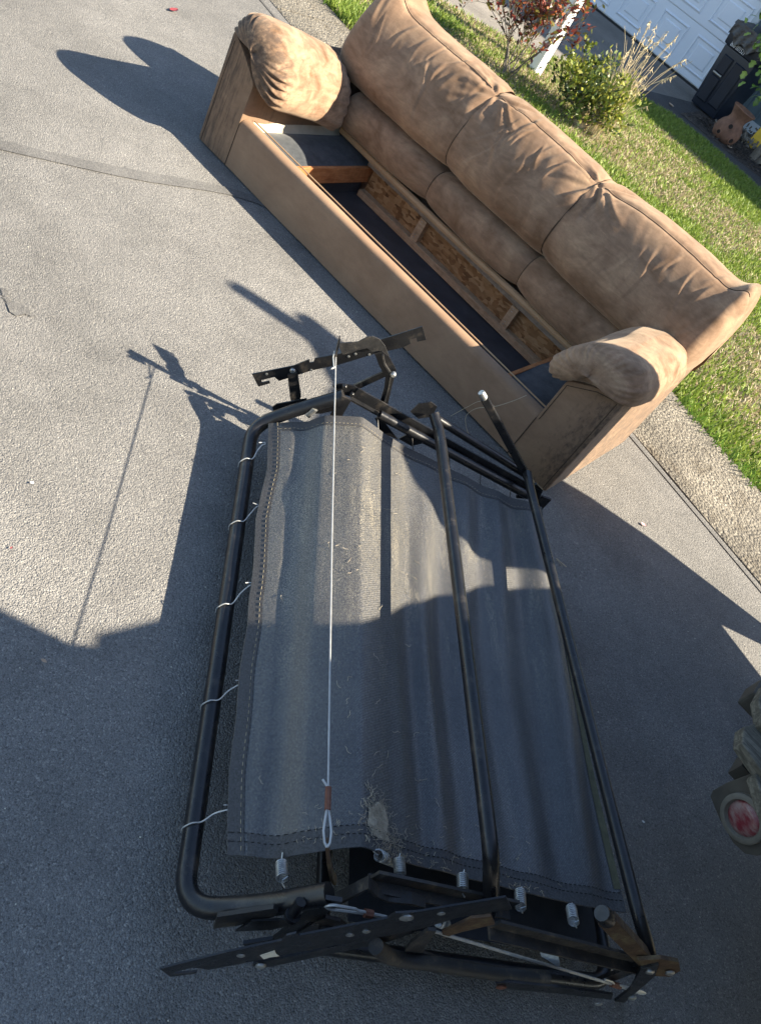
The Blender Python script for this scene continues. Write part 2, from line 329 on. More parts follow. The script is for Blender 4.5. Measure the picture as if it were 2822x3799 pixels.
def finish(name, me, mat, parent=None, smooth_=True, bevel=0, autos=None):
    bm = bmesh.new(); bm.from_mesh(me); bmesh.ops.recalc_face_normals(bm, faces=bm.faces)
    if bevel:
        es = [e for e in bm.edges if len(e.link_faces) == 2 and e.calc_face_angle(0) > 0.6]
        bmesh.ops.bevel(bm, geom=es, offset=bevel, segments=2, profile=0.6, affect='EDGES', clamp_overlap=True)
    if smooth_:
        lim = autos if autos else R_(42)
        for e in bm.edges: e.smooth = not (len(e.link_faces) == 2 and e.calc_face_angle(0) > lim)
        for f in bm.faces: f.smooth = True
    bm.to_mesh(me); bm.free()
    if mat: me.materials.append(MATS[mat])
    o = bpy.data.objects.new(name, me); COL.objects.link(o)
    if parent is not None: o.parent = parent
    return o
def tag(o, label=None, cat=None, group=None, kind=None):
    if label: o['label'] = label
    if cat: o['category'] = cat
    if group: o['group'] = group
    if kind: o['kind'] = kind
    return o
def thing(name, label, cat, loc=(0,0,0), rz=0.0, group=None):
    o = bpy.data.objects.new(name, None); COL.objects.link(o); o.location = loc; o.rotation_euler = (0, 0, rz)
    o.empty_display_size = 0.1
    return tag(o, label, cat, group)
def place_mesh(o, root_loc):
    """mesh written in world coordinates, parented to a root that only has a location"""
    for v in o.data.vertices: v.co -= Vector(root_loc)
    return o
def spline(pts, n, closed=False):
    P = np.array(pts, float); m = len(P)
    d = np.r_[0, np.cumsum(np.linalg.norm(np.diff(P, axis=0), axis=1))]
    t = np.linspace(0, d[-1], n); out = np.zeros((n, P.shape[1]))
    T = np.zeros_like(P)
    for i in range(m):
        a, b = max(i-1, 0), min(i+1, m-1); T[i] = (P[b]-P[a]) / max(d[b]-d[a], 1e-9)
    for k_, tt in enumerate(t):
        i = min(np.searchsorted(d, tt, side='right')-1, m-2); h = d[i+1]-d[i]; u = (tt-d[i])/h
        out[k_] = (2*u**3-3*u**2+1)*P[i] + (u**3-2*u**2+u)*h*T[i] + (-2*u**3+3*u**2)*P[i+1] + (u**3-u**2)*h*T[i+1]
    return out
def fillet(pts, r, seg=6):
    """polyline with rounded corners"""
    P = [Vector(p) for p in pts]; out = [P[0]]
    for i in range(1, len(P)-1):
        a = (P[i-1]-P[i]); b = (P[i+1]-P[i]); rr = min(r, a.length*.48, b.length*.48)
        A = P[i] + a.normalized()*rr; B = P[i] + b.normalized()*rr
        for k_ in range(seg+1):
            u = k_/seg; out.append((1-u)**2*A + 2*u*(1-u)*P[i] + u*u*B)
    out.append(P[-1]); return out

# ================================================================== THE SETTING
EK = Vector((0.9733, -0.2295, 0)); NK = Vector((0.2295, 0.9733, 0))          # along and across the kerb
def KP(s_, t_, z=0.0): p = EK*s_ + NK*t_; return (p.x, p.y, z)
TK, TL = 1.391, 1.954
def sheet(name, pts, mat, parent=None):
    b = MB(); b.add(pts, [tuple(range(len(pts)))]); o = b.build(name, mat, parent, False); return o
g_ = sheet('ground', [(-150,-150,-0.06),(150,-150,-0.06),(150,150,-0.06),(-150,150,-0.06)], 'soil'); tag(g_, kind='structure')
rd = sheet('road', [KP(-40,-9), KP(40,-9), KP(40,TK), KP(-40,TK)], 'asphalt'); tag(rd, kind='structure')
# tar-sealed seams in the road
def ribbon(name, path, wid, mat, z=0.003, seed=0, parent=None, wob=0.006):
    P = spline(path, 60); b = MB(); L = []; Rr = []
    for i in range(60):
        t = P[min(i+1,59)] - P[max(i-1,0)]; t = t/np.linalg.norm(t); n = np.array([-t[1], t[0]])
        w1 = wid*.5 + wob*vnoise(i*.8, seed); w2 = wid*.5 + wob*vnoise(i*.8, seed+9.5)
        L.append(P[i]+n*w1); Rr.append(P[i]-n*w2)
    vs = [(p[0],p[1],z) for p in L] + [(p[0],p[1],z) for p in Rr]
    b.add(vs, [(i, i+1, 61+i, 60+i) for i in range(59)]); o = b.build(name, mat, parent, False); return o
G1 = [(-3.0, -6.2), (-1.6, -4.0), (-0.62, -2.3), (-0.0154,-1.177,0)[:2], (0.0729,-0.9767,0)[:2], (0.1863,-0.7094,0)[:2], (0.2768,-0.4519,0)[:2], (0.394,-0.0734,0)[:2], (0.62, 0.16)]
tag(ribbon('road_seam', G1, 0.062, 'asphalt_seal', 0.004, 3), kind='structure')
tag(ribbon('road_seam', [KP(-7, TK-0.115)[:2], KP(-2, TK-0.10)[:2], KP(1, TK-0.06)[:2], KP(2.4, TK-0.035)[:2], KP(6, TK-0.03)[:2]], 0.020, 'asphalt_seal', 0.004, 8), kind='structure')
def crack(name, path, wid, seed): tag(ribbon(name, path, wid, 'asphalt_seal', 0.0035, seed, None, wid*.6), kind='structure')
crack('road_crack', [(0.7936,-1.373,0)[:2], (0.8478,-1.389,0)[:2], (0.8754,-1.387,0)[:2], (0.8962,-1.367,0)[:2], (0.9278,-1.355,0)[:2]], .016, 5)
pc = [(0.8603,-1.401,0), (0.8532,-1.371,-0), (0.8725,-1.359,-0), (0.8913,-1.349,0), (0.9123,-1.349,0), (0.9111,-1.375,-0), (0.9142,-1.401,0), (0.8956,-1.411,-0)]
tag(sheet('road_patch', [(p[0], p[1], .0042) for p in pc], 'asphalt_seal'), kind='structure')
# kerb: cast slabs with a shallow rolled profile
kb = bpy.data.objects.new('kerb', None); COL.objects.link(kb); tag(kb, kind='structure')
prof = [(TK, -0.05), (TK, 0.004), (TK+0.03, 0.012), (TK+0.22, 0.014), (TK+0.40, 0.026), (TL-0.03, 0.034), (TL, 0.030), (TL, -0.05)]
s0 = -9.0
while s0 < 12:
    L_ = 2.4; b = MB(); n = 18
    for i in range(n+1):
        s_ = s0 + 0.006 + (L_-0.012)*i/n
        for j, (t_, z_) in enumerate(prof):
            wob = 0.014*vnoise(s_*3.1, t_*2, 0, 5) if j in (5, 6, 7) else 0.004*vnoise(s_*5, t_, 0, 2)
            b.v.append(KP(s_, t_+wob, z_ + (0.004*vnoise(s_*4, t_*9, 0, 7) if 0 < j < 7 else 0)))
    m = len(prof)
    b.f += [(i*m+j, (i+1)*m+j, (i+1)*m+j+1, i*m+j+1) for i in range(n) for j in range(m-1)] + [tuple(range(m)), tuple(range(n*m, n*m+m))[::-1]]
    b.build('kerb_slab', 'kerb_concrete', kb); s0 += L_
# lawn
LAWN = [KP(-4.2, TL), KP(12, TL), (14, 5.9), (4, 6.85), (0.74, 7.18), (-0.145, 7.37), (-0.66, 7.30), (-0.94, 6.93), (-1.24, 6.96), (-1.50, 5.72), (-1.72, 5.05), (-2.06, 4.70), (-3.6, 3.1)]
LZ = 0.022
ln = sheet('lawn', [(p[0], p[1], LZ) for p in LAWN], 'turf'); tag(ln, kind='structure')
dw = sheet('driveway', [KP(-12, TL-0.01, .0), KP(-4.2, TL-0.01, .0), (-3.6,3.1,.0), (-2.06,4.70,.0), (-1.72,5.05,.0), (-1.50,5.72,.0), (-1.24,6.96,.0), (-0.98,9.92,.0), (-12,9.92,.0)], 'driveway'); tag(dw, kind='structure')
wk = sheet('walk', [(-1.24,6.96,.004), (-0.94,6.93,.004), (-0.66,7.30,.004), (-0.145,7.37,.004), (0.74,7.18,.004), (4,6.85,.004), (14,5.9,.004), (14,6.7,.004), (4,7.6,.004), (0.5,7.92,.004), (-0.35,7.83,.004), (-0.75,7.85,.004), (-0.98,9.90,.004), (-1.10,8.6,.004)], 'walk'); tag(wk, kind='structure')
mb_ = sheet('mulch_bed', [(-0.98,9.90,.008), (-0.75,7.85,.008), (-0.35,7.83,.008), (0.5,7.92,.008), (4,7.6,.008), (14,6.7,.008), (14,9.90,.008)], 'mulch'); tag(mb_, kind='structure')

# ------------------------------------------------------------------ garage house at the back of the plot
HY = 9.92
house = thing('house', 'house wall with a white panelled garage door behind the lawn', 'house', (0, HY, 0))
def hpart(name, b, mat, parent=house, bevel=0):
    o = b.build(name, mat, parent, False, bevel); return o
DX1 = -1.36; DX0 = -6.16; DH = 2.36
W_ = MB(); W_.box(-9, DX0-0.1, 0, 7, -0.05, 5.3); hpart('wall', W_, 'siding')
W_ = MB(); W_.box(DX0-0.1, DX1+0.08, 0, 7, DH+0.12, 5.3); hpart('wall', W_, 'siding')
W_ = MB(); W_.box(DX1+0.08, 12, 0, 7, 0.14, 5.3); hpart('wall', W_, 'siding')
W_ = MB(); W_.box(DX1+0.08, 12, -0.035, 0.02, -0.05, 0.14); hpart('base_trim', W_, 'trim_paint')
x_ = DX1 + 0.22
while x_ < 6:
    b = MB(); b.box(x_, x_+0.018, -0.014, 0.001, 0.16, 5.2); hpart('batten', b, 'siding'); x_ += 0.203
b = MB(); b.box(DX1, DX1+0.08, -0.05, 0.06, -0.02, DH+0.12); hpart('door_jamb', b, 'trim_paint')
b = MB(); b.box(DX0-0.1, DX0, -0.05, 0.06, -0.02, DH+0.12); hpart('door_jamb', b, 'trim_paint')
b = MB(); b.box(DX0, DX1, -0.05, 0.06, DH, DH+0.12); hpart('door_head', b, 'trim_paint')
b = MB(); b.prism([(-9.4,-0.5,5.25),(-9.4,7.5,5.25),(-9.4,3.5,6.9)], (21.8,0,0)); hpart('roof', b, 'roofing')
gd = MB(); gd.box(DX0, DX1, 0.075, 0.11, 0.02, DH); gdo = hpart('garage_door', gd, 'door_paint')
b = MB(); b.box(DX0, DX1, 0.03, 0.07, -0.01, 0.022); hpart('door_seal', b, 'tyre', gdo)
NR, NC = 4, 8; ch = (DH-0.03)/NR; cw = (DX1-DX0)/NC
def ring(b, x0, x1, z0, z1, w1, y0, y1):
    """raised rectangular frame: outer edge at depth y0, inner edge at y1"""
    o_ = [(x0,y0,z0),(x1,y0,z0),(x1,y0,z1),(x0,y0,z1)]; i_ = [(x0+w1,y1,z0+w1),(x1-w1,y1,z0+w1),(x1-w1,y1,z1-w1),(x0+w1,y1,z1-w1)]
    b.add(o_+i_, [(k_, (k_+1)%4, 4+(k_+1)%4, 4+k_) for k_ in range(4)])
sec = MB(); sec.box(DX0+.003, DX1-.003, 0.045, 0.074, 0.006, ch-0.006)
pan = MB()
px0, px1, pz0, pz1 = 0.07, cw-0.07, 0.085, ch-0.085
ring(pan, px0, px1, pz0, pz1, 0.022, 0.0445, 0.030); ring(pan, px0+.022, px1-.022, pz0+.022, pz1-.022, 0.018, 0.030, 0.0440)
ring(pan, px0+.040, px1-.040, pz0+.040, pz1-.040, 0.045, 0.0440, 0.0440); ring(pan, px0+.085, px1-.085, pz0+.085, pz1-.085, 0.016, 0.0440, 0.034)
pan.add([(px0+.101,.034,pz0+.101),(px1-.101,.034,pz0+.101),(px1-.101,.034,pz1-.101),(px0+.101,.034,pz1-.101)], [(0,1,2,3)])
s_me = None; p_me = None
for r_ in range(NR):
    if s_me is None: so_ = hpart('door_section', sec, 'door_paint', gdo); s_me = so_.data
    else: so_ = bpy.data.objects.new('door_section', s_me); COL.objects.link(so_); so_.parent = gdo
    so_.location = (0, 0, 0.03 + r_*ch)
    for c_ in range(NC):
        if p_me is None: po = hpart('panel', pan, 'door_paint', gdo); p_me = po.data
        else: po = bpy.data.objects.new('panel', p_me); COL.objects.link(po); po.parent = gdo
        po.location = (DX0 + c_*cw, 0, 0.03 + r_*ch)

# ------------------------------------------------------------------ grass
def pip(px, py, poly):
    ins = np.zeros(len(px), bool); n = len(poly); j = n-1
    for i in range(n):
        xi, yi = poly[i][0], poly[i][1]; xj, yj = poly[j][0], poly[j][1]
        c = ((yi > py) != (yj > py)) & (px < (xj-xi)*(py-yi)/(yj-yi+1e-12)+xi); ins ^= c; j = i
    return ins
def mesh_np(name, V, F, colv, mat, parent=None):
    me = bpy.data.meshes.new(name); me.vertices.add(len(V)); me.vertices.foreach_set('co', V.astype(np.float32).ravel())
    k_ = F.shape[1]; me.loops.add(F.size); me.loops.foreach_set('vertex_index', F.astype(np.int32).ravel())
    me.polygons.add(len(F)); me.polygons.foreach_set('loop_start', (np.arange(len(F))*k_).astype(np.int32)); me.polygons.foreach_set('loop_total', np.full(len(F), k_, np.int32))
    me.update(calc_edges=True)
    at = me.color_attributes.new('Col', 'FLOAT_COLOR', 'POINT'); c4 = np.ones((len(V), 4), np.float32); c4[:, :3] = colv; at.data.foreach_set('color', c4.ravel())
    me.materials.append(MATS[mat]); o = bpy.data.objects.new(name, me); COL.objects.link(o)
    if parent is not None: o.parent = parent
    return o
rng = np.random.default_rng(4)
def blades(n, x0, x1, y0, y1, hmul=1.0, keep=None):
    px = rng.uniform(x0, x1, n); py = rng.uniform(y0, y1, n)
    ok = pip(px, py, LAWN)
    if keep is not None: ok &= keep(px, py)
    px, py = px[ok], py[ok]; n = len(px)
    tt = px*NK.x + py*NK.y
    dry = fbm(px*0.9, py*1.3, 0, 11, 3)*0.9 + 1.1*np.exp(-((tt-2.95)/0.55)**2)*(0.75+0.5*vnoise(px*1.7, py*1.7, 0, 77)) + 0.30*np.exp(-((tt-4.4)/0.5)**2)*smooth(-2.0, 0.0, -px+1) - 0.30*np.exp(-((tt-TL)/0.22)**2) + 0.3*fbm(px*4, py*4, 0, 3, 2)
    dryness = smooth(-0.15, 0.48, dry) * 1.0
    isdry = rng.random(n) < 0.07 + dryness*0.72
    tall = 1 + 1.1*smooth(0.15, 0.6, fbm(px*3, py*3, 0, 29, 2)) * np.exp(-((tt-TL)/0.28)**2)
    h = (0.022 + 0.030*rng.random(n)) * np.where(isdry, 0.62, 1.0) * tall * hmul
    wd = 0.0032 + 0.0030*rng.random(n)
    ang = rng.uniform(0, 2*np.pi, n); lean = (0.15 + 0.75*rng.random(n)) * np.where(isdry, 1.7, 1.0)
    la = rng.uniform(0, 2*np.pi, n)
    cx, sx = np.cos(ang)*wd, np.sin(ang)*wd
    z0 = np.full(n, LZ)
    A = np.stack([px-cx, py-sx, z0], 1); B = np.stack([px+cx, py+sx, z0], 1)
    mx = px + np.cos(la)*h*lean*.35; my = py + np.sin(la)*h*lean*.35
    M1 = np.stack([mx-cx*.8, my-sx*.8, z0+h*.62], 1); M2 = np.stack([mx+cx*.8, my+sx*.8, z0+h*.62], 1)
    T = np.stack([px+np.cos(la)*h*lean, py+np.sin(la)*h*lean, z0+h], 1)
    V = np.stack([A, B, M2, M1, T], 1).reshape(-1, 3)
    i = np.arange(n)*5
    F = np.concatenate([np.stack([i, i+1, i+2], 1), np.stack([i, i+2, i+3], 1), np.stack([i+3, i+2, i+4], 1)])
    g = rng.random((n, 1)); gc = np.array([0.110, 0.185, 0.024])*(1-g) + np.array([0.280, 0.350, 0.065])*g
    d = rng.random((n, 1)); dc = np.array([0.30, 0.235, 0.135])*(1-d) + np.array([0.47, 0.40, 0.265])*d
    c = np.where(isdry[:, None], dc, gc) * rng.uniform(0.8, 1.15, (n, 1))
    return V, F, np.repeat(c, 5, 0)
V, F, Cc = blades(300000, -4.5, 4.4, 0.9, 7.5)
tag(mesh_np('grass', V, F, Cc, 'grass'), 'mown lawn grass, green with dry straw patches', 'grass', kind='stuff')
# tufts leaning out over the kerb edge
n = 2600; s_ = rng.uniform(-4, 6, n); cl = vnoise(s_*2.3, s_*0+4, 0, 8); s_ = s_[cl > -0.15]; n = len(s_)
t_ = TL + rng.normal(0, 0.03, n); h = 0.05 + 0.09*rng.random(n)**1.5; la = rng.uniform(0, 6.28, n)
px = EK.x*s_ + NK.x*t_; py = EK.y*s_ + NK.y*t_; w_ = 0.004
A = np.stack([px-w_, py, px*0+0.02], 1); B = np.stack([px+w_, py, px*0+0.02], 1)
T = np.stack([px+np.cos(la)*h*.6-NK.x*.02, py+np.sin(la)*h*.6-NK.y*.02, 0.02+h*.8], 1)
V = np.stack([A, B, T], 1).reshape(-1, 3); F = np.arange(n*3).reshape(-1, 3)
g = rng.random((n, 1)); Cc = np.repeat(np.array([0.09, 0.20, 0.025])*(1-g)+np.array([0.19, 0.30, 0.06])*g, 3, 0)
tag(mesh_np('weeds', V, F, Cc, 'grass'), 'bright green weeds growing along the kerb edge', 'weeds', kind='stuff')

# ================================================================== THE SOFA
sofa = thing('sofa', 'brown suede sofa with its seat cushions and bed mechanism removed, hollow base showing', 'sofa')
W0, W1 = 0.0, 2.225
XI0, XI1 = 0.195, 2.012
# front rail
def rounded_rail():
    b = MB(); prof = [(0.0, 0.006), (0.0, 0.195), (0.006, 0.212), (0.018, 0.221), (0.05, 0.222), (0.066, 0.214), (0.072, 0.19), (0.072, 0.012), (0.05, 0.004), (0.008, 0.002)]
    n = 60; m = len(prof)
    for i in range(n+1):
        x = XI0 + 0.002 + (XI1-XI0-0.004)*i/n; 
        for (y, z) in prof:
            b.v.append((x, y - 0.004*math.sin(math.pi*i/n) + 0.0015*float(vnoise(x*9, z*12, 0, 3)), z + 0.004*(i/n) + 0.002*float(vnoise(x*4, 1.0, 0, 5))))
    b.f += [(i*m+j, (i+1)*m+j, (i+1)*m+(j+1)%m, i*m+(j+1)%m) for i in range(n) for j in range(m)] + [tuple(range(m)), tuple(range(n*m, n*m+m))[::-1]]
    return b
rounded_rail().build('front_rail', 'suede_rail', sofa)
b = MB(); b.tube([(XI0+.01, 0.071, 0.222), (1.1, 0.067, 0.225), (XI1-.01, 0.071, 0.226)], 0.0035, 6); b.build('lit_edge', 'tan_cloth', sofa)  # light tan tube stands in for the rail's sunlit top edge
# arms: upholstered boxes with a slanting top, front panel bounded by seams
def arm(sgn):
    xo, xi = (W0, XI0) if sgn < 0 else (W1, XI1)
    zo, zi = (0.492, 0.375) if sgn < 0 else (0.500, 0.400)
    m = 'suede_arm_left' if sgn < 0 else 'suede_arm_right'
    fr = [(xo, 0.004), (xi, 0.004), (xi, zi), (xi + (xo-xi)*.5, (zi+zo)*.5+0.012), (xo, zo)]
    # rounded outline
    o3 = []
    pts = [Vector((p[0], 0, p[1])) for p in fr]; N = len(pts)
    for i in range(N):
        p0, p1, p2 = pts[i-1], pts[i], pts[(i+1) % N]; rr = 0.014 if i != 3 else 0.06
        A = p1 + (p0-p1).normalized()*rr; B = p1 + (p2-p1).normalized()*rr
        for k_ in range(5):
            u = k_/4; q = (1-u)**2*A + 2*u*(1-u)*p1 + u*u*B; o3.append((q.x, q.z))
    n = len(o3); cx = (xo+xi)/2; cz = 0.23
    b = MB(); ys = [(-0.0, 0.94), (0.004, 0.985), (0.014, 1.0), (0.05, 1.0), (0.2, 1.0), (0.4, 1.0), (0.6, 1.0), (0.72, 1.0), (0.745, 0.98), (0.75, 0.93)]
    for k_, (y, s_) in enumerate(ys):
        for (x, z) in o3:
            # flare of the outer side
            fl = 0.0
            b.v.append((cx + (x-cx)*(1-(1-s_)*.35) + fl, y + (0.0 if k_ > 2 else 0), max(0.003, cz + (z-cz)*(1-(1-s_)*.2))))
    b.f += [(i*n+j, i*n+(j+1) % n, (i+1)*n+(j+1) % n, (i+1)*n+j) for i in range(len(ys)-1) for j in range(n)]
    b.f += [tuple(range(n))[::-1], tuple(range((len(ys)-1)*n, len(ys)*n))]
    o = b.build('arm', m, sofa, True, 0, R_(60))
    # seams round the front panel
    sb = MB(); ins = 0.022 if sgn < 0 else -0.022
    pl = [(xo+ins*.8, -0.0005, 0.012), (xo+ins*.9, -0.0005, zo*.6), (xo+ins, -0.0005, zo-0.035), (xi+ins*-.6 if False else xi-ins*.3, -0.0005, zi-0.02)]
    sb.tube(pl[:3], 0.0016, 5); sb.build('seam', 'seam_thread', o)
    sb = MB(); sb.tube([(xi, -0.0008, 0.006), (xi, -0.0008, 0.10), (xi, -0.0008, 0.205)], 0.0017, 5); sb.build('seam', 'seam_thread', o)
    if sgn > 0:
        sb = MB(); sb.tube([(xi+0.012, -0.0008, 0.21), (xi+0.012, -0.0008, zi-0.016), (xi+0.11, -0.0008, zi+.045), (xo-0.025, -0.0008, zo-0.03)], 0.0016, 5); sb.build('seam', 'seam_thread', o)
    return o
armL = arm(-1); armR = arm(1)
# arm pillows: lofted cross-sections with gathered front ends
def pillow(cross, y0, y1, name, parent, seed, flip, rf=0.13, rb=0.10, rise=0.0, gathers=1.0, drop=0.0, mat='suede_pillow'):
    nu, nv = 110, 260
    cs = spline(cross + [cross[0]], nv); cen = cs[:-1].mean(0)
    X = np.zeros((nu, nv)); Y = np.zeros((nu, nv)); Z = np.zeros((nu, nv))
    for i in range(nu):
        u = i/(nu-1); u = 0.5 - 0.5*math.cos(math.pi*u) if True else u
        y = y0 + (y1-y0)*u; df = y - y0; db = y1 - y
        s_ = 1.0
        if df < rf: s_ = min(s_, max(0.0, 1-(1-df/rf)**2.6)**(1/2.6))
        if db < rb: s_ = min(s_, max(0.0, 1-(1-db/rb)**2.4)**(1/2.4))
        s_ = max(s_, 0.02)
        lift = rise*(1-u)**3 - drop*u*u
        ph = np.linspace(0, 1, nv)
        # gathers: folds running out from the front edge over the front third
        g = gathers*0.0105*np.exp(-((df-0.045)/0.042)**2)*np.sin(ph*2*np.pi*30 + 2.2*vnoise(ph*9, ph*0+df*6, 0, seed))*(0.45+0.55*vnoise(ph*14, ph*0+1, 0, seed+4))
        g = g + gathers*0.004*np.exp(-(db/0.08)**2)*np.sin(ph*2*np.pi*19+seed)
        big = 0.008*fbm(ph*4, ph*0 + y*4, 0, seed+2, 2) + 0.0035*fbm(ph*26, ph*0 + y*3.5, 0, seed+7, 2)
        big[-1] = big[0]; g[-1] = g[0]
        rad = 1 + (g + big)/0.11
        X[i] = cen[0] + (cs[:, 0]-cen[0])*s_*rad; Z[i] = cen[1] + (cs[:, 1]-cen[1])*s_*rad + lift
        Y[i] = y + 0.010*np.sin(ph*6.28*2+seed)*(1-s_)
    b = MB(); b.grid(X, Y, Z)
    b.f += [tuple(range(nv-1))[::-1], tuple((nu-1)*nv + j for j in range(nv-1))]
    o = b.build(name, mat, parent, True, 0, R_(80)); return o
crossL = [(-0.030, 0.470), (-0.012, 0.535), (0.045, 0.580), (0.13, 0.588), (0.215, 0.560), (0.285, 0.500), (0.315, 0.415), (0.312, 0.345), (0.285, 0.312), (0.235, 0.325), (0.205, 0.375), (0.14, 0.425), (0.05, 0.468)]
pL = pillow(crossL, -0.035, 0.56, 'arm_pillow', sofa, 3, 1, rf=0.16, rb=0.11, rise=0.02, gathers=1.1, drop=0.085, mat='suede_pillow_grimy')
crossR = [(2.255, 0.478), (2.245, 0.535), (2.19, 0.585), (2.10, 0.592), (2.02, 0.562), (1.955, 0.505), (1.920, 0.435), (1.918, 0.385), (1.945, 0.362), (1.99, 0.375), (2.03, 0.410), (2.10, 0.452), (2.19, 0.482)]
pR = pillow(crossR, -0.055, 0.585, 'arm_pillow', sofa, 11, -1, rf=0.13, rb=0.14, rise=0.0, gathers=0.42)
tag(pL, 'wrinkled suede arm pillow with grimy gathered front end')
tag(pR, 'suede arm pillow with pleated rounded front end')
# back cushions
def back_piece(name, prof, cen, x0, x1, eL, eR, seed, wr, zsc, pin=0.062, nv=150, nu=190, mat='suede', folds=True):
    """eL/eR: radius of a rounded outer end, or None where the piece is sewn to its neighbour"""
    P = spline(prof, nv); cen = np.array(cen)
    X = np.zeros((nu, nv)); Y = np.zeros((nu, nv)); Z = np.zeros((nu, nv)); vv = np.linspace(0, 1, nv)
    Wd = x1-x0; rc_ = random.Random(seed); creases = []
    if folds:
        for _ in range(15): creases.append((rc_.uniform(x0+.06, x1-.06), rc_.gauss(.335, .065), rc_.gauss(.12, .30), rc_.uniform(.04, .12), rc_.uniform(.007, .016), rc_.choice((-1, 1))*rc_.uniform(.003, .0075)))
        for sx, has, sg in ((x0, eL is None, 1), (x1, eR is None, -1)):
            if has:
                for k_ in range(5): an_ = sg*(0.35 + .42*k_ + rc_.uniform(-.12, .12)); ll = rc_.uniform(.06, .11); creases.append((sx + math.sin(an_)*ll*1.05, 0.43 - math.cos(an_)*ll*.82, math.atan2(math.sin(an_), -math.cos(an_)), ll, rc_.uniform(.008, .014), rc_.choice((-1, 1))*rc_.uniform(.006, .012)))
    for i in range(nu):
        u = i/(nu-1); x = x0 + Wd*u; dl, dr = x-x0, x1-x; s_ = 1.0; bow = 0.0
        for d, e in ((dl, eL), (dr, eR)):
            if e is None:
                s_ *= 1 - pin*math.exp(-(d/0.045)**1.1) - pin*0.42*math.exp(-(d/0.16)**2)
            elif d < e: s_ = min(s_, max(0.02, (1-(1-d/e)**2.6)**(1/2.6)))
        scx = 1.0
        Py = cen[0] + (P[:, 0]-cen[0])*s_; Pz = cen[1] + (P[:, 1]-cen[1])*s_
        top = smooth(0.22, 0.46, vv)
        Pz = Pz + zsc(x)*top
        disp = wr*(0.85*fbm(x*4+0*vv, vv*3.2, 0, seed, 2) + 0.12*fbm(x*24+vv*14, vv*5-x*3, 0, seed+5, 2))
        if folds:
            for (sx, has) in ((x0, eL is None), (x1, eR is None)):
                if not has: continue
                dx = abs(x-sx)+1e-4; dv = (vv-0.43)*1.27
                r = np.sqrt(dx*dx+dv*dv); an = np.arctan2(dv, dx)
                disp = disp + 0.005*np.sin(an*5+seed+2*vnoise(r*9, an*2, 0, seed))*np.exp(-((r-0.10)/0.085)**2)
                # small puckers all the way down the seam
                disp = disp + 0.0030*np.sin(vv*70+seed*1.7)*vnoise(vv*9, 0*vv, 0, seed)*math.exp(-(dx/0.045)**2)
            # slack creases: short sharp folds, each with its own place, length and slant
            for (xc, vc, ang, ln_c, wc, am) in creases:
                ex = (x-xc); ev = (vv-vc)*1.27; t_ = ex*math.sin(ang) + ev*math.cos(ang); d_c = ex*math.cos(ang) - ev*math.sin(ang) + 0.012*np.sin(t_*22+vc*40)
                disp = disp + am*(d_c/wc)*np.exp(-(d_c/wc)**2)*np.exp(-(t_/ln_c)**4)
        ty = np.gradient(Py); tz = np.gradient(Pz); ln_ = np.hypot(ty, tz)+1e-9; ny, nz = -tz/ln_, ty/ln_
        # stitched valley along the top seam
        val = -0.005*np.exp(-((vv-0.437)/0.008)**2)*(1.0 if folds else 0.0)
        Y[i] = Py + ny*(disp+val); Z[i] = Pz + nz*(disp+val); X[i] = x
    b = MB(); b.grid(X, Y, Z)
    if eL is not None: b.f.append(tuple(range(nv)))
    if eR is not None: b.f.append(tuple((nu-1)*nv + j for j in range(nv))[::-1])
    o = b.build(name, mat, sofa, True, 0, R_(80)); return o, X, Y, Z
S1, S2 = 0.845, 1.443
profB = [(0.67, 0.405), (0.61, 0.425), (0.555, 0.450), (0.517, 0.495), (0.508, 0.555), (0.525, 0.625), (0.562, 0.695), (0.612, 0.752), (0.672, 0.790), (0.735, 0.802), (0.80, 0.797), (0.862, 0.765), (0.902, 0.70), (0.92, 0.58), (0.925, 0.42), (0.90, 0.30)]
topz = lambda x: 0.014 + 0.018*math.exp(-((x-1.85)/0.28)**2) + 0.045*math.exp(-((x-2.195)/0.045)**2)
tl_ = lambda x: topz(x) + 0.060*math.exp(-((x-0.165)/0.075)**2)
c1, X1, Y1, Z1 = back_piece('back_cushion', profB, (0.73, 0.60), 0.070, S1, 0.12, None, 21, 0.012, tl_)
c2, X2, Y2, Z2 = back_piece('back_cushion', profB, (0.73, 0.60), S1, S2, None, None, 34, 0.011, topz)
c3, X3, Y3, Z3 = back_piece('back_cushion', profB, (0.73, 0.60), S2, 2.240, None, 0.085, 47, 0.012, topz)
for c_, X, Y, Z in ((c1, X1, Y1, Z1), (c2, X2, Y2, Z2), (c3, X3, Y3, Z3)):
    j = int(round(0.437*149)); sb = MB(); ii = range(8, 182, 2); sb.tube([(X[i, j], Y[i, j]-.001, Z[i, j]+.0015) for i in ii], 0.0015, 5); sb.build('seam', 'seam_thread', c_)
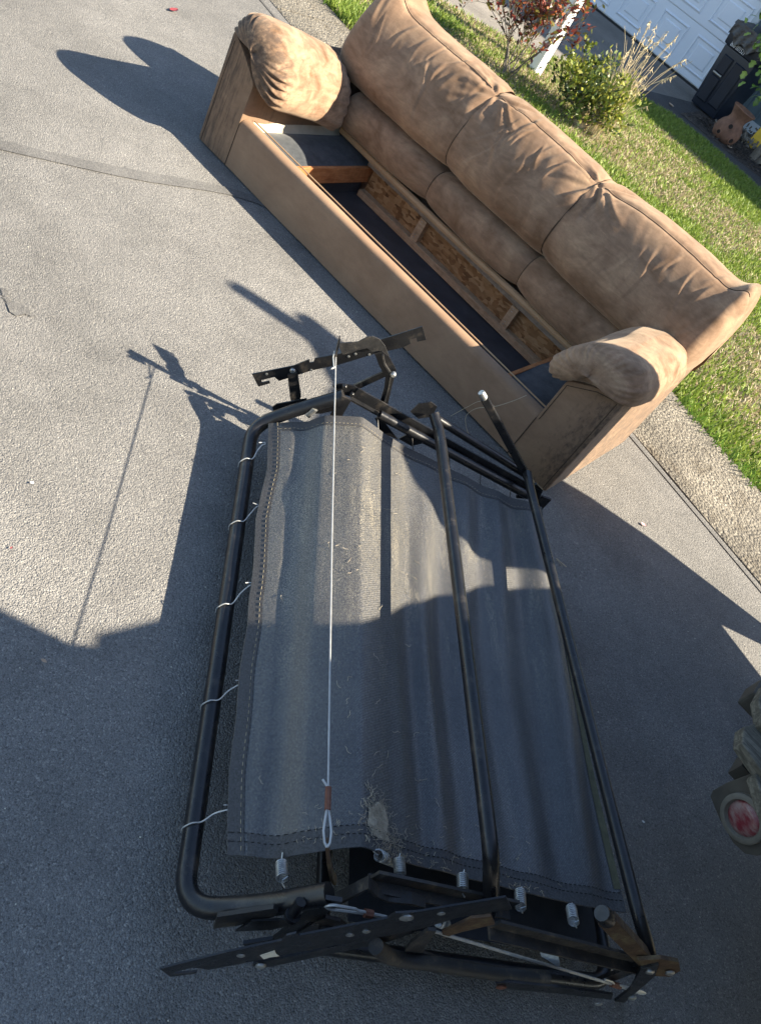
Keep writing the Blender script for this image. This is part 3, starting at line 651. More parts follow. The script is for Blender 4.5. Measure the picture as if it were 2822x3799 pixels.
# lumbar rolls below them
profL = [(0.67, 0.235), (0.61, 0.240), (0.562, 0.262), (0.536, 0.310), (0.534, 0.365), (0.553, 0.405), (0.60, 0.428), (0.67, 0.432)]
z0f = lambda x: 0.012*math.exp(-((x-1.75)/0.4)**2)
l1, *_ = back_piece('lumbar_roll', profL, (0.67, 0.335), 0.225, S1-.012, 0.06, None, 61, 0.006, z0f, 0.16, 40, 60, folds=False)
l2, *_ = back_piece('lumbar_roll', profL, (0.67, 0.335), S1-.012, S2-.012, None, None, 72, 0.006, z0f, 0.16, 40, 60, folds=False)
l3, *_ = back_piece('lumbar_roll', profL, (0.67, 0.335), S2-.012, 2.03, None, 0.06, 83, 0.006, z0f, 0.16, 40, 60, folds=False)
def vseam(x, prof, pin, cen, par, zf):
    P = spline(prof, 30); sb = MB(); cen = np.array(cen); s_ = (1-pin-.42*pin)*.995
    s_ = s_*s_ / s_  # one side's pinch
    pts = []
    for p in P[:26]: 
        q = cen + (p-cen)*(1-pin-pin*.42); pts.append((x, q[0]-.002, q[1]+zf(x)*0.9*float(smooth(.22,.46,len(pts)/30))))
    sb.tube(pts, 0.0014, 5); sb.build('seam', 'seam_thread', par)
vseam(S1, profB, 0.062, (0.73, 0.60), c1, topz); vseam(S2, profB, 0.062, (0.73, 0.60), c2, topz)
vseam(S1-.012, profL, 0.16, (0.67, 0.335), l1, z0f); vseam(S2-.012, profL, 0.16, (0.67, 0.335), l2, z0f)
# back shell
b = MB(); b.prism([(0.06,0.70,0.0),(0.06,0.70,0.45),(0.06,0.78,0.74),(0.06,0.86,0.74),(0.06,0.90,0.30),(0.06,0.885,0.004)], (2.11,0,0)); b.build('back_shell', 'suede', sofa, True, 0.012)
# open base: dust cover, rails, strand board
n1, n2 = 70, 26; X = np.zeros((n1, n2)); Y = X.copy(); Z = X.copy()
for i in range(n1):
    for j in range(n2):
        x = 0.22 + 1.78*i/(n1-1); y = 0.06 + 0.60*j/(n2-1); X[i, j] = x; Y[i, j] = y
Z = 0.024 + 0.010*fbm(X*2.2, Y*6, 0, 5, 3) + 0.004*fbm(X*9, Y*9, 0, 6, 2)
b = MB(); b.grid(X, Y, Z); b.build('dust_cover', 'black_cloth', sofa)
b = MB(); b.box(0.47, 2.0, 0.668, 0.682, 0.052, 0.172); b.build('strand_board', 'osb', sofa, False)
b = MB(); b.box(0.47, 2.0, 0.625, 0.667, 0.030, 0.062); b.build('bottom_rail', 'pine', sofa, False, 0.002)
b = MB(); b.box(0.44, 2.0, 0.640, 0.690, 0.172, 0.212); b.build('back_rail', 'grey_wood', sofa, False, 0.002)
b = MB(); b.box(0.30, 2.0, 0.585, 0.640, 0.206, 0.212); 
b = MB(); b.tube([(0.24, 0.618, 0.222), (0.60, 0.604, 0.222), (0.83, 0.594, 0.226), (1.2, 0.600, 0.224), (1.43, 0.594, 0.232), (1.75, 0.603, 0.228), (2.0, 0.616, 0.226)], 0.017, 8); b.build('cloth_flange', 'tan_cloth', sofa)
for x in (0.835, 1.455):
    b = MB(); b.box(x, x+0.042, 0.632, 0.668, 0.060, 0.172); st = b.build('stud', 'pine', sofa, False, 0.002)
    for zz in (0.075, 0.088, 0.145, 0.158):
        sb = MB(); sb.box(x+.012, x+.021, 0.6310, 0.633, zz, zz+.0025); sb.build('staple', 'zinc', st, False)
b = MB(); b.box(0.440, 0.458, 0.075, 0.69, 0.090, 0.168); b.build('side_rail', 'orange_wood', sofa, False, 0.002)
b = MB(); b.box(1.772, 1.790, 0.075, 0.66, 0.090, 0.168); b.build('side_rail', 'orange_wood', sofa, False, 0.002)
def pad(x0, x1, name):
    pr = [(0.0, 0.170), (0.25, 0.176), (0.55, 0.172), (0.85, 0.166), (0.98, 0.160), (1.0, 0.165)]
    n = 30; b = MB(); P = spline(pr, 14); m = 14
    for i in range(n+1):
        y = 0.075 + 0.60*i/n
        for j in range(m):
            x = x0 + (x1-x0)*P[j, 0]; bulge = 0.016*math.sin(math.pi*P[j, 0])
            b.v.append((x, y, P[j, 1] + bulge + 0.006*float(fbm(x*7, y*5, 0, 4, 2))))
    b.f += [(i*m+j, (i+1)*m+j, (i+1)*m+j+1, i*m+j+1) for i in range(n) for j in range(m-1)]
    return b.build(name, 'black_pad', sofa)
pad(0.196, 0.446, 'padding'); pad(2.011, 1.785, 'padding')
for (x0, x1) in ((0.437, 0.4395), (1.7905, 1.793)):
    b = MB(); b.box(x0+.004, x1+.004, 0.075, 0.66, 0.02, 0.094); b.build('skirt_cloth', 'black_cloth', sofa, False)
for sx, xx in ((1, XI0+.0015), (-1, XI1-.0015)):
    n = 24; b = MB()
    for i in range(n+1):
        y = 0.075 + 0.58*i/n; wz = 0.004*float(vnoise(y*14, 1, 0, 6))
        b.v += [(xx, y, 0.208+wz), (xx+sx*.006, y, 0.19+wz), (xx+sx*.020, y, 0.176+0.5*wz)]
    b.f += [(i*3+j, (i+1)*3+j, (i+1)*3+j+1, i*3+j+1) for i in range(n) for j in range(2)]
    b.build('lining_strip', 'lining', sofa)

# ================================================================== THE BED MECHANISM
ML = (1.586, -1.042, 0.0); MA = -0.8010
mech = thing('sleeper_bed_mechanism', 'black steel fold-out bed frame with grey woven deck cloth lying on the road', 'bed frame', ML, MA)
def mp(name, b, mat='black_steel', parent=mech, bevel=0, sm=True): return b.build(name, mat, parent, sm, bevel)
A_ = Vector((1, 0, 0)); B_ = Vector((0, 1, 0)); Zv = Vector((0, 0, 1))
# low U-shaped tube of the left section, running up at both ends to the hinges
U = fillet([(-0.015, 0.205, 0.300), (-0.012, 0.10, 0.195), (0.0, 0.0, 0.085), (1.38, 0.0, 0.085), (1.39, 0.11, 0.175), (1.39, 0.205, 0.300)], 0.075, 8)
b = MB(); b.tube(U, 0.0205, 14); mp('tube_frame', b)
# hinge rails
def rail(p0, p1, name, mat='black_steel', w=0.019, t=0.013):
    p0, p1 = Vector(p0), Vector(p1); d = (p1-p0).normalized(); n = A_; u = d.cross(n).normalized()
    b = MB(); b.bar(p0, p1, u*w, n*0.003); b.bar(p0 + n*t*.5 + u*w, p1 + n*t*.5 + u*w, n*t, u*0.003)
    o = mp(name, b, mat); return o
rF = rail((-0.035, 0.235, 0.312), (-0.030, 0.975, 0.195), 'hinge_rail'); b = MB(); b.tube([(-0.012, 0.33, 0.285), (-0.012, 0.93, 0.192)], 0.015, 10); mp('rail_tube', b)
b = MB(); b.tube([(-0.080, 0.52, 0.30), (-0.075, 0.90, 0.225)], 0.014, 10); mp('rail_tube', b)
rN = rail((1.352, 0.285, 0.318), (1.345, 0.62, 0.272), 'hinge_rail', 'dusty_steel', 0.018, 0.016)
rail((1.392, 0.56, 0.285), (1.392, 1.02, 0.200), 'hinge_rail', 'dusty_steel', 0.018, 0.016)
# cross bars (leg bows)
MIDR = fillet([(1.372, 0.560, 0.262), (1.345, 0.548, 0.300), (1.305, 0.505, 0.378), (1.20, 0.498, 0.385), (0.10, 0.497, 0.352), (0.030, 0.500, 0.342), (-0.008, 0.475, 0.362)], 0.055, 6)
b = MB(); b.tube(MIDR, 0.0165, 14); mp('cross_bar', b)
b = MB(); b.prism([(-0.030, 0.415, 0.325), (-0.030, 0.450, 0.312), (-0.030, 0.485, 0.338), (-0.030, 0.478, 0.378), (-0.030, 0.452, 0.386), (-0.030, 0.424, 0.366)], (0.004, 0, 0)); mp('bar_flange', b, 'black_steel')
b = MB(); b.prism([(1.365, 0.535, 0.25), (1.365, 0.575, 0.25), (1.362, 0.560, 0.335), (1.362, 0.532, 0.335)], (0.006, 0, 0)); mp('bar_flange', b, 'dusty_steel')
RR = fillet([(1.402, 1.000, 0.215), (1.392, 0.955, 0.268), (1.34, 0.915, 0.300), (1.20, 0.905, 0.302), (0.20, 0.880, 0.275), (0.05, 0.878, 0.268), (-0.030, 0.885, 0.262)], 0.06, 6)
b = MB(); b.tube(RR, 0.0145, 14); mp('cross_bar', b)
# folding legs that end in feet
def leg(p0, p1, name, mat, w, capmat, caplen=0.03):
    p0, p1 = Vector(p0), Vector(p1); d = (p1-p0).normalized(); u = d.cross(A_).normalized()
    b = MB(); b.bar(p0, p1, u*w, A_*0.010); o = mp(name, b, mat, bevel=0.003, sm=False)
    c = MB(); c.tube([p1 - d*0.004, p1 + d*caplen*.6, p1 + d*caplen], [w*.95, w*.95, w*.8], 14); mp('foot', c, capmat, o); return o
leg((-0.045, 0.955, 0.200), (-0.062, 0.605, 0.448), 'leg', 'black_steel', 0.0125, 'zinc', 0.022)
leg((1.402, 1.010, 0.210), (1.385, 0.752, 0.385), 'leg', 'rusty_steel', 0.019, 'black_steel', 0.028)
# flat linkage plates lie in planes across the frame ends
def plate(name, pts, a, t=0.004, mat='dusty_steel', parent=mech):
    """pts: (b, z) outline"""
    b = MB(); b.prism([(a, p[0], p[1]) for p in pts], (t, 0, 0)); return b.build(name, mat, parent, False)
def strip(name, path, a, wid, t=0.004, mat='dusty_steel', depth=0.0):
    """flat strip on edge following a (b,z) path, extruded along the frame axis"""
    P = [Vector((0, p[0], p[1])) for p in path]; L = []; Rr = []
    for i in range(len(P)):
        d = (P[min(i+1, len(P)-1)]-P[max(i-1, 0)]).normalized(); n = Vector((0, -d.z, d.y)); L.append(P[i]+n*t); Rr.append(P[i]-n*t)
    b = MB(); b.prism([(a, q.y, q.z) for q in L + Rr[::-1]], (wid, 0, 0)); return b.build(name, mat, mech, False)
def rivet(bz, a, r=0.006, l=0.006, par=mech, mat='zinc'):
    b = MB(); b.tube([(a, bz[0], bz[1]), (a+l*.6, bz[0], bz[1]), (a+l, bz[0], bz[1])], [r, r, r*.6], 10); b.build('rivet', mat, par)
AF = -0.125
barF = plate('mounting_bar', [(-0.0472,0.1757), (0.0548,0.2607), (0.0872,0.3022), (0.0941,0.292), (0.1035,0.2998), (0.1013,0.3139), (0.159,0.3596), (0.1994,0.4106), (0.251,0.4629), (0.3359,0.5535), (0.3684,0.5183), (0.3484,0.5008), (0.3393,0.5116), (0.3248,0.4984), (0.3335,0.4858), (0.3176,0.4626), (0.2535,0.406), (0.1754,0.3239), (0.1097,0.2674), (0.0362,0.1877), (0.0183,0.1955), (-0.0134,0.1667), (-0.0086,0.159), (0.0092,0.1744), (0.0152,0.1674), (-0.0127,0.1394)], AF, 0.0035, 'black_steel')
tag(barF, 'flat black steel mounting bar with notches')
for q in ((-0.0074,0.196), (0.1088,0.2694), (0.1892,0.3642), (0.2036,0.3815), (0.2413,0.3977)): rivet(q, AF+.0036, 0.0045, 0.0015, barF)
rivet((0.0582,0.2446), AF+.0036, 0.009, 0.008, barF); rivet((0.24,0.4267), AF+.0036, 0.010, 0.012, barF)
plate('link', [(0.0485,0.2292), (0.0715,0.2511), (0.1167,0.1706), (0.1203,0.1525), (0.0981,0.1356), (0.0846,0.1591)], AF+0.006, 0.010, 'black_steel')
plate('slotted_plate', [(0.044,0.1238), (0.0522,0.1406), (0.1251,0.1993), (0.1385,0.183), (0.106,0.1438), (0.0671,0.1109), (0.0507,0.1115)], -0.075, 0.004, 'black_steel')
# bell crank at the far end carrying the cable
CK = [(0.1437,0.3738), (0.129,0.4334), (0.147,0.4433), (0.171,0.458), (0.19,0.4871), (0.205,0.4945), (0.2256,0.4948), (0.2491,0.4815), (0.2774,0.4549), (0.3159,0.422), (0.3342,0.3613), (0.3484,0.2902)]
strip('crank_arm', CK[:2], -0.10, 0.022, 0.0022, 'dusty_steel')
plate('crank_plate', [(0.134,0.4199), (0.1294,0.4351), (0.1736,0.4613), (0.1909,0.4895), (0.2038,0.4968), (0.2244,0.4971), (0.2487,0.4838), (0.277,0.4558), (0.258,0.4556), (0.2322,0.448), (0.206,0.4543), (0.1856,0.4362), (0.1713,0.418), (0.1532,0.4031)], -0.064, 0.004, 'dusty_steel')
plate('crank_link', [(0.2313,0.4515), (0.2478,0.4672), (0.2736,0.4596), (0.3147,0.4266), (0.3227,0.3977), (0.3366,0.3504), (0.353,0.2958), (0.3276,0.293), (0.3123,0.3549), (0.2987,0.3886), (0.2647,0.4167)], -0.058, 0.004, 'black_steel')
strip('crank_link', [(0.2529,0.4611), (0.2725,0.4349), (0.3049,0.4117), (0.3224,0.3641), (0.3387,0.3001)], -0.054, 0.010, 0.0022, 'dusty_steel')
rivet((0.3108,0.4152), -0.048, 0.009, 0.012)
plate('link', [(0.1778,0.2845), (0.1933,0.2976), (0.2294,0.3126), (0.2874,0.3974), (0.3002,0.3851), (0.2488,0.3084), (0.2061,0.2792)], -0.070, 0.008, 'black_steel')
plate('hinge_plate', [(0.1665,0.3022), (0.1798,0.3195), (0.2253,0.3311), (0.2771,0.3129), (0.279,0.3001), (0.2316,0.2906), (0.1984,0.2881)], -0.042, 0.005, 'black_steel')
for q in ((0.2294,0.3044), (0.1983,0.3206)): rivet(q, -0.036, 0.008, 0.010, mat='black_steel')
plate('slotted_plate', [(0.135,0.2106), (0.1952,0.2485), (0.2114,0.2509), (0.2099,0.2305), (0.1743,0.1989), (0.1449,0.1873)], -0.030, 0.004, 'black_steel')
b = MB(); p = Vector((0,0.1385,0.2167)); b.cyl(p + Vector((0, -.006, -.018)), p + Vector((0, .004, .016)), 0.0115, 12); mp('hex_bush', b, 'zinc')
plate('stop_tab', [(0.3237,0.2691), (0.3547,0.2671), (0.4263,0.2227), (0.3616,0.2268)], -0.012, 0.004, 'black_steel')
plate('stop_tab', [(0.426,0.2271), (0.4439,0.2582), (0.5077,0.249), (0.4758,0.2179)], -0.012, 0.004, 'black_steel')
plate('end_plate', [(0.905,0.1919), (0.9412,0.2336), (0.9755,0.219), (0.9899,0.1768), (0.9157,0.1482)], -0.040, 0.010, 'black_steel')
# near end
AN = 1.425
def plate3(name, pts, da, t, mat, parent=mech):
    b = MB(); b.prism([(p[0]+da, p[1], p[2]) for p in pts], (t, 0, 0)); return b.build(name, mat, parent, False)
def rivet3(p, da, r=0.006, l=0.006, par=mech, mat='zinc'): rivet((p[1], p[2]), p[0]+da, r, l, par, mat)
barN = plate3('mounting_bar', [(1.5,-0.0417,0.163), (1.48,0.0534,0.2313), (1.465,0.131,0.2752), (1.464,0.1297,0.2988), (1.461,0.1431,0.3089), (1.46,0.1538,0.2956), (1.435,0.2872,0.3641), (1.432,0.2917,0.3848), (1.426,0.3316,0.3888), (1.401,0.4753,0.4519), (1.399,0.5232,0.3981), (1.414,0.4344,0.363), (1.424,0.3889,0.3134), (1.435,0.3309,0.2786), (1.46,0.1872,0.2064), (1.476,0.1051,0.1636), (1.486,0.0507,0.1366), (1.488,0.0332,0.1476), (1.49,0.0174,0.1544), (1.496,-0.0101,0.1393), (1.496,-0.0084,0.1277), (1.489,0.0327,0.1273), (1.489,0.035,0.1179), (1.497,-0.0087,0.1114)], 0.0, 0.0035, 'black_steel')
tag(barN, 'long black steel mounting bar with a torn paper label')
for q in ((1.477,0.082,0.2114), (1.445,0.2509,0.2898), (1.441,0.2747,0.3067), (1.419,0.3832,0.3824)): rivet3(q, .0036, 0.0075, 0.003, barN)
rivet3((1.429,0.3219,0.3673), .0036, 0.013, 0.005, barN)
plate3('paper_label', [(1.471,0.118,0.2062), (1.47,0.1246,0.2153), (1.467,0.1359,0.2295), (1.467,0.1452,0.2123), (1.466,0.1578,0.1969), (1.468,0.1421,0.1902), (1.47,0.1343,0.1821)], .0042, 0.0006, 'label_paper', barN)
plate3('mounting_channel', [(1.473,0.1434,0.0985), (1.461,0.2125,0.1357), (1.435,0.3503,0.2405), (1.423,0.4027,0.3032), (1.422,0.4239,0.2728), (1.434,0.3767,0.1969), (1.461,0.2272,0.1), (1.471,0.1706,0.0663), (1.473,0.153,0.0776)], -0.022, 0.010, 'black_steel')
plate3('link', [(1.477,0.0953,0.1761), (1.468,0.1444,0.1939), (1.467,0.1743,0.1361), (1.473,0.1466,0.09)], -0.030, 0.006, 'black_steel')
rivet3((1.471,0.1603,0.0935), -.011, 0.010, 0.006)
plate('link', [(0.2127,0.0607), (0.2223,0.2066), (0.2291,0.2313), (0.2618,0.2244), (0.2999,0.1857), (0.2816,0.1451), (0.2458,0.0756)], 1.402, 0.006, 'black_steel')
rivet((0.2517,0.1803), 1.409, 0.014, 0.006, mat='black_steel')
plate('tube_clip', [(0.0452,0.168), (0.1202,0.2511), (0.1341,0.2393), (0.138,0.2101), (0.0926,0.1333), (0.0598,0.1013)], 1.404, 0.008, 'dusty_steel')
plate('tube_clip', [(0.103,0.1883), (0.1633,0.2274), (0.182,0.2099), (0.1529,0.1569), (0.0963,0.1227)], 1.414, 0.004, 'black_steel')
b = MB(); p = Vector((1.405,0.1579,0.2707)); b.cyl(p + Vector((0, 0, .014)), p + Vector((0.012, 0, -.020)), 0.010, 12); b.cyl(p + Vector((0.012, 0, -.018)), p + Vector((0.014, 0, -.026)), 0.015, 12); mp('stud_pin', b, 'black_steel')
CN = [(0.1596,0.3889), (0.1925,0.321), (0.2287,0.2535), (0.2468,0.2298), (0.2529,0.2503), (0.2599,0.2951), (0.2642,0.3349), (0.2986,0.3009), (0.327,0.2879), (0.3506,0.2892), (0.3729,0.2934), (0.4067,0.2847)]
strip('crank_arm', CN[:4], 1.330, 0.018, 0.0030, 'rusty_steel'); strip('crank_arm', CN[3:], 1.362, 0.022, 0.0035, 'dusty_steel')
# cable with twisted end loops
W0_ = Vector((CK[0][0], CK[0][1], 0)); wF = Vector((-0.085, CK[0][0], CK[0][1])); wN = Vector((1.335, CN[0][0], CN[0][1]))
b = MB(); b.tube([wF, wF.lerp(wN, 0.5) + Vector((0, 0, -0.004)), wF.lerp(wN, 0.95)], 0.0020, 6); cable = mp('cable', b, 'wire_white')
q0 = wF.lerp(wN, 0.955); b = MB()
for s_ in (-1, 1):
    b.tube([q0, q0.lerp(wN, .35) + B_*.004*s_, q0.lerp(wN, .75) + B_*.0075*s_, wN + B_*.005*s_ + A_*.004, wN + A_*.012], 0.0024, 6)
b.tube([q0 - A_*.03, q0 - A_*.045 - B_*.012, ], 0.0022, 6); mp('cable_loop', b, 'wire_white', cable)
b = MB(); b.tube([q0 - A_*.032, q0 + A_*.010], 0.0062, 8); mp('crimp_sleeve', b, 'copper_sleeve', cable)
b = MB(); b.tube([wF, wF + Vector((-.01, -.008, .006)), wF + Vector((.02, -.010, .004)), wF + Vector((.06, -.004, 0))], 0.0022, 6); b.tube([wF + Vector((.055, 0, 0)), wF + Vector((.075, -.014, .003))], 0.0022, 6); mp('cable_loop', b, 'wire_white', cable)
l0, l1_ = Vector((1.41,0.2106,0.2951)), Vector((1.41,0.3243,0.2885)); b = MB(); up = Vector((0, -.03, .26)).normalized()
b.tube(fillet([l1_, l0.lerp(l1_, .45) + up*.006, l0.lerp(l1_, .40) + up*.012, l0 + up*.012, l0 + Vector((0, -.012, 0)), l0 - up*.012, l0.lerp(l1_, .5) - up*.004, l1_ - up*.006], 0.012, 4), 0.0026, 6); mp('cable_loop', b, 'wire_white', cable)
b = MB(); b.tube([l0.lerp(l1_, .60), l0.lerp(l1_, .74)], 0.008, 8); mp('crimp_sleeve', b, 'copper_sleeve', cable)
w2a, w2b = Vector((1.4,0.4541,0.2227)), Vector((1.415,1.099,0.0662)); b = MB(); b.tube([w2a, w2b], 0.0032, 6); c2_ = mp('cable', b, 'wire_white')
b = MB(); d_ = (w2b-w2a).normalized(); b.tube(fillet([w2b - d_*.10, w2b - d_*.09 + Zv*.006, w2b - d_*.02 + Zv*.010, w2b + d_*.008 + Zv*.004, w2b + d_*.004 - Zv*.006, w2b - d_*.06 - Zv*.004], .008, 4), 0.0026, 6)
b.tube([w2b - d_*.10, w2b - d_*.125 + Zv*.012, w2b - d_*.15 + Zv*.013], 0.0024, 6); mp('cable_loop', b, 'wire_white', c2_)
b = MB(); b.tube([w2b - d_*.115, w2b - d_*.085], 0.007, 8); mp('crimp_sleeve', b, 'copper_sleeve', c2_)
# lower linkage of the near end
b = MB(); b.tube(fillet([(1.44,0.3366,0.2194), (1.44,0.4004,0.1588), (1.44,0.4777,0.1643), (1.44,0.6424,0.1538), (1.44,0.7575,0.1678)], .04, 5), [0.016]*100 if False else 0.015, 12); mp('lower_tube', b, 'dusty_steel')
plate('lower_link', [(0.6398,0.1499), (0.657,0.1654), (0.774,0.1764), (0.9184,0.172), (0.9404,0.1375), (0.7994,0.1339), (0.6691,0.1173)], 1.452, 0.005, 'black_steel')
rivet((0.6622,0.1356), 1.458, 0.011, 0.004, mat='copper_sleeve'); rivet((0.9327,0.1034), 1.458, 0.008, 0.004)
plate('lower_link', [(0.4006,0.3049), (0.4164,0.3059), (0.4572,0.1798), (0.5182,0.1498), (0.5309,0.1077), (0.4228,0.1714), (0.4069,0.2251)], 1.422, 0.006, 'dusty_steel')
plate('end_link', [(0.9441,0.2438), (0.9592,0.2817), (1.011,0.2088), (1.126,-0.0658), (1.088,-0.0513), (1.031,0.1055)], 1.415, 0.006, 'black_steel')
plate('end_plate', [(0.9125,0.273), (0.9503,0.3018), (1.001,0.2974), (1.049,0.2482), (1.058,0.2026), (1.009,0.1893)], 1.408, 0.008, 'rusty_steel')
for q in ((0.976,0.2341), (1.02,0.2454), (1.083,0.0451)): rivet(q, 1.42, 0.010, 0.006)
plate('end_link', [(0.4826,0.3243), (0.51,0.3488), (0.5411,0.3134), (0.5077,0.2468), (0.4949,0.2009), (0.4731,0.2312)], 1.398, 0.005, 'rusty_steel')
# springs
def spring(p0, p1, coil=(0.28, 0.72), r=0.0105, turns=8, rw=0.0016):
    p0, p1 = Vector(p0), Vector(p1); d = p1-p0; L = d.length; d.normalize(); u = d.orthogonal().normalized(); v_ = d.cross(u)
    pts = [p0 + u*0.004, p0 + d*L*coil[0]*.5 + u*.002, p0 + d*(L*coil[0]-.003)]
    N = turns*11
    for i in range(N+1):
        a = 2*math.pi*turns*i/N; pts.append(p0 + d*L*(coil[0] + (coil[1]-coil[0])*i/N) + u*r*math.cos(a) + v_*r*math.sin(a))
    pts += [p0 + d*(L*coil[1]+.003), p0 + d*L*(coil[1]+1)*.5, p1 + u*.004]
    b = MB(); b.tube(pts, rw, 5); return mp('spring', b, 'zinc')
spring((1.3,0.141,0.2118), (1.375,0.1375,0.2466)); spring((1.3,0.3431,0.3051), (1.35,0.3461,0.3058), (0.2, 0.75))
spring((1.3,0.4979,0.2827), (1.36,0.4809,0.303), (0.22, 0.76)); spring((1.3,0.6552,0.2508), (1.365,0.6235,0.2859), (0.2, 0.78)); spring((1.3,0.8119,0.2115), (1.37,0.7673,0.2674), (0.2, 0.75))
spring((1.3,0.3077,0.2844), (1.27,0.3984,0.1925), (0.05, 0.95), turns=10)
spring((1.4,0.4344,0.2803), (1.36,0.5341,0.1502), (0.1, 0.9), turns=6)
# wire hooks that tie the cloth's left hem to the tube
LEFT = np.array([(0.0188,0.0358,0.1), (0.2292,0.0432,0.105), (0.4152,0.0325,0.11), (0.6447,0.0452,0.112), (0.7984,0.0396,0.115), (0.9573,0.0415,0.117), (1.14,0.0438,0.12), (1.28,0.0529,0.122)])
rnd_h = random.Random(2)
def hook(pm, pt):
    pm, pt = Vector(pm) + Vector((0, .012, .010)), Vector(pt); c = Vector((pt.x, 0.0, 0.085)); r = 0.0235
    ja = rnd_h.uniform(-.006, .006); jz = rnd_h.uniform(-.002, .003)
    pts = [pm + Vector((.002+ja*.5, -.013, .004)), pm + Vector((.001, -.003, .005)), pm + Vector((.001, .004, .0055+jz)), pm + Vector((.006, .005, .006)), pm + Vector((.010, -.002, .005)), Vector((pt.x*.55+pm.x*.45, pm.y*.45+.004, pm.z*.5+.055+jz)), Vector((pt.x+ja, .008, .1085)), Vector((pt.x+.005+ja, -.010, .1075)), Vector((pt.x+.010+ja, -.0225, .090)), Vector((pt.x+.012+ja, -.020, .072))]
    P = spline([tuple(p) for p in pts], 40); b = MB(); b.tube([Vector(p) for p in P], 0.0015, 6); mp('hook', b, 'wire_white')
for (um, vm, ut, vt) in ((560,966,516,990),(546,1100,497,1136),(530,1270,473,1310),(508,1482,440,1522),(482,1752,402,1786)):
    pass
for pm, pt in (((0.1076,0.0167,0.115), (0.1604,-0.0288,0.108)), ((0.3585,0.0212,0.118), (0.4156,-0.0223,0.108)), ((0.6271,0.0284,0.12), (0.6808,-0.0204,0.108)), ((0.9059,0.0338,0.122), (0.9477,-0.0214,0.108)), ((1.193,0.0406,0.126), (1.222,-0.0199,0.108))): hook(pm, pt)
# thin hooks along the far rail
for pa, pb in (((-0.01,0.3233,0.2859), (0.02,0.3453,0.2478)), ((-0.01,0.4537,0.263), (0.02,0.4725,0.2319)), ((-0.01,0.727,0.2248), (0.02,0.7387,0.1943)), ((-0.01,0.8522,0.2118), (0.02,0.8589,0.1856)), ((-0.01,0.5976,0.2424), (0.02,0.6117,0.2165))):
    b = MB(); pa, pb = Vector(pa), Vector(pb); b.tube([pa + Zv*.008, pa, pb, pb + Vector((.008, 0, .004))], 0.0018, 5); mp('hook', b, 'dusty_steel')
# ---- woven deck cloth
zp = np.array([(-.02,.102),(0,.116),(.05,.147),(.10,.178),(.12,.185),(.14,.199),(.155,.219),(.17,.236),(.20,.252),(.24,.268),(.274,.279),(.30,.271),(.36,.250),(.45,.226),(.55,.212),(.65,.202),(.75,.196),(.85,.194),(.97,.198),(1.05,.200)])
zz_ = np.interp(np.linspace(-.02, 1.05, 400), zp[:, 0], zp[:, 1]); ker = np.hanning(9); ker /= ker.sum()
zz_ = np.convolve(np.pad(zz_, 4, mode='edge'), ker, 'valid'); zb = np.linspace(-.02, 1.05, 400)
NA, NB = 150, 170
def deck_z(aa, bb):
    z = np.interp(bb, zb, zz_)
    mid = np.sin(np.pi*np.clip((aa-.02)/1.27, 0, 1))
    sag = -0.020*mid*smooth(.33, .60, bb)*smooth(.99, .80, bb)
    fold = 0.0200*mid**.5*smooth(.36, .52, bb)*np.sin(bb*50 + aa*2.6 + 2.0*vnoise(aa*1.6, bb*3, 0, 6))*(0.65+0.6*vnoise(aa*1.3, bb*5, 0, 15))
    fold = fold + 0.004*fbm(aa*3, bb*11, 0, 9, 3)*smooth(.28, .5, bb)
    left = (0.0042*vnoise(aa*3.4, bb*7, 0, 31) + 0.0018*vnoise(aa*9, bb*12, 0, 37))*smooth(.25, .19, bb)*smooth(-.02, .05, bb)
    cor = -0.010*np.exp(-((aa-.02)/.05)**2)*smooth(.30, .12, bb)
    nearlift = 0.012*np.exp(-((aa-1.29)/.08)**2)*smooth(.12, .24, bb)*smooth(.36, .27, bb)
    return z + sag + fold + left + cor + nearlift
av = np.linspace(0, 1, NA)[:, None]; bv = np.linspace(0, 1, NB)[None, :]
aF = lambda t: 0.018 + 0.006*np.sin(t*9) + 0.010*t
aN = lambda t: 1.290 + 0.005*np.sin(t*7+1) + 0.012*np.exp(-((t-.12)/.08)**2)
Agr = aF(bv) + (aN(bv)-aF(bv))*av
bL = np.interp(Agr, LEFT[:, 0], LEFT[:, 1]) + 0.004*vnoise(Agr*9, Agr*0, 0, 3)
Bgr = bL + (0.975 - bL)*bv**1.0
Zgr = deck_z(Agr, Bgr)
b = MB(); b.grid(Agr, Bgr, Zgr); deck = b.build('deck_cloth', 'deck_cloth', mech, True, 0, R_(85)); tag(deck, 'faded dark grey woven cloth with dust streaks and folds')
sol = deck.modifiers.new('thick', 'SOLIDIFY'); sol.thickness = 0.0024; sol.offset = 0
# hems
def hemstrip(name, i0, i1, j0, j1, mat='hem_cloth', lift=.0030):
    b = MB(); b.grid(Agr[i0:i1, j0:j1], Bgr[i0:i1, j0:j1], Zgr[i0:i1, j0:j1] + lift); return b.build(name, mat, deck)
hemstrip('hem', 0, NA, 0, 6); hemstrip('hem', NA-6, NA, 6, NB); hemstrip('hem', 0, 6, 6, NB); hemstrip('hem', 6, NA-6, NB-4, NB, 'old_hem')
def stitch(name, pts, mat, r=.0009):
    b = MB(); k_ = 0
    while k_ < len(pts)-1: b.tube([pts[k_], pts[k_+1]], r, 4); k_ += 2 if k_ % 6 else 1
    return b.build(name, mat, deck)
def gp(i, j): return Vector((Agr[i, j], Bgr[i, j], Zgr[i, j] + .0040))
stitch('stitching', [gp(i, 4) for i in range(0, NA)], 'stitch', .0006); stitch('stitching', [gp(i, 5) for i in range(2, NA)], 'dark_stitch', .0005)
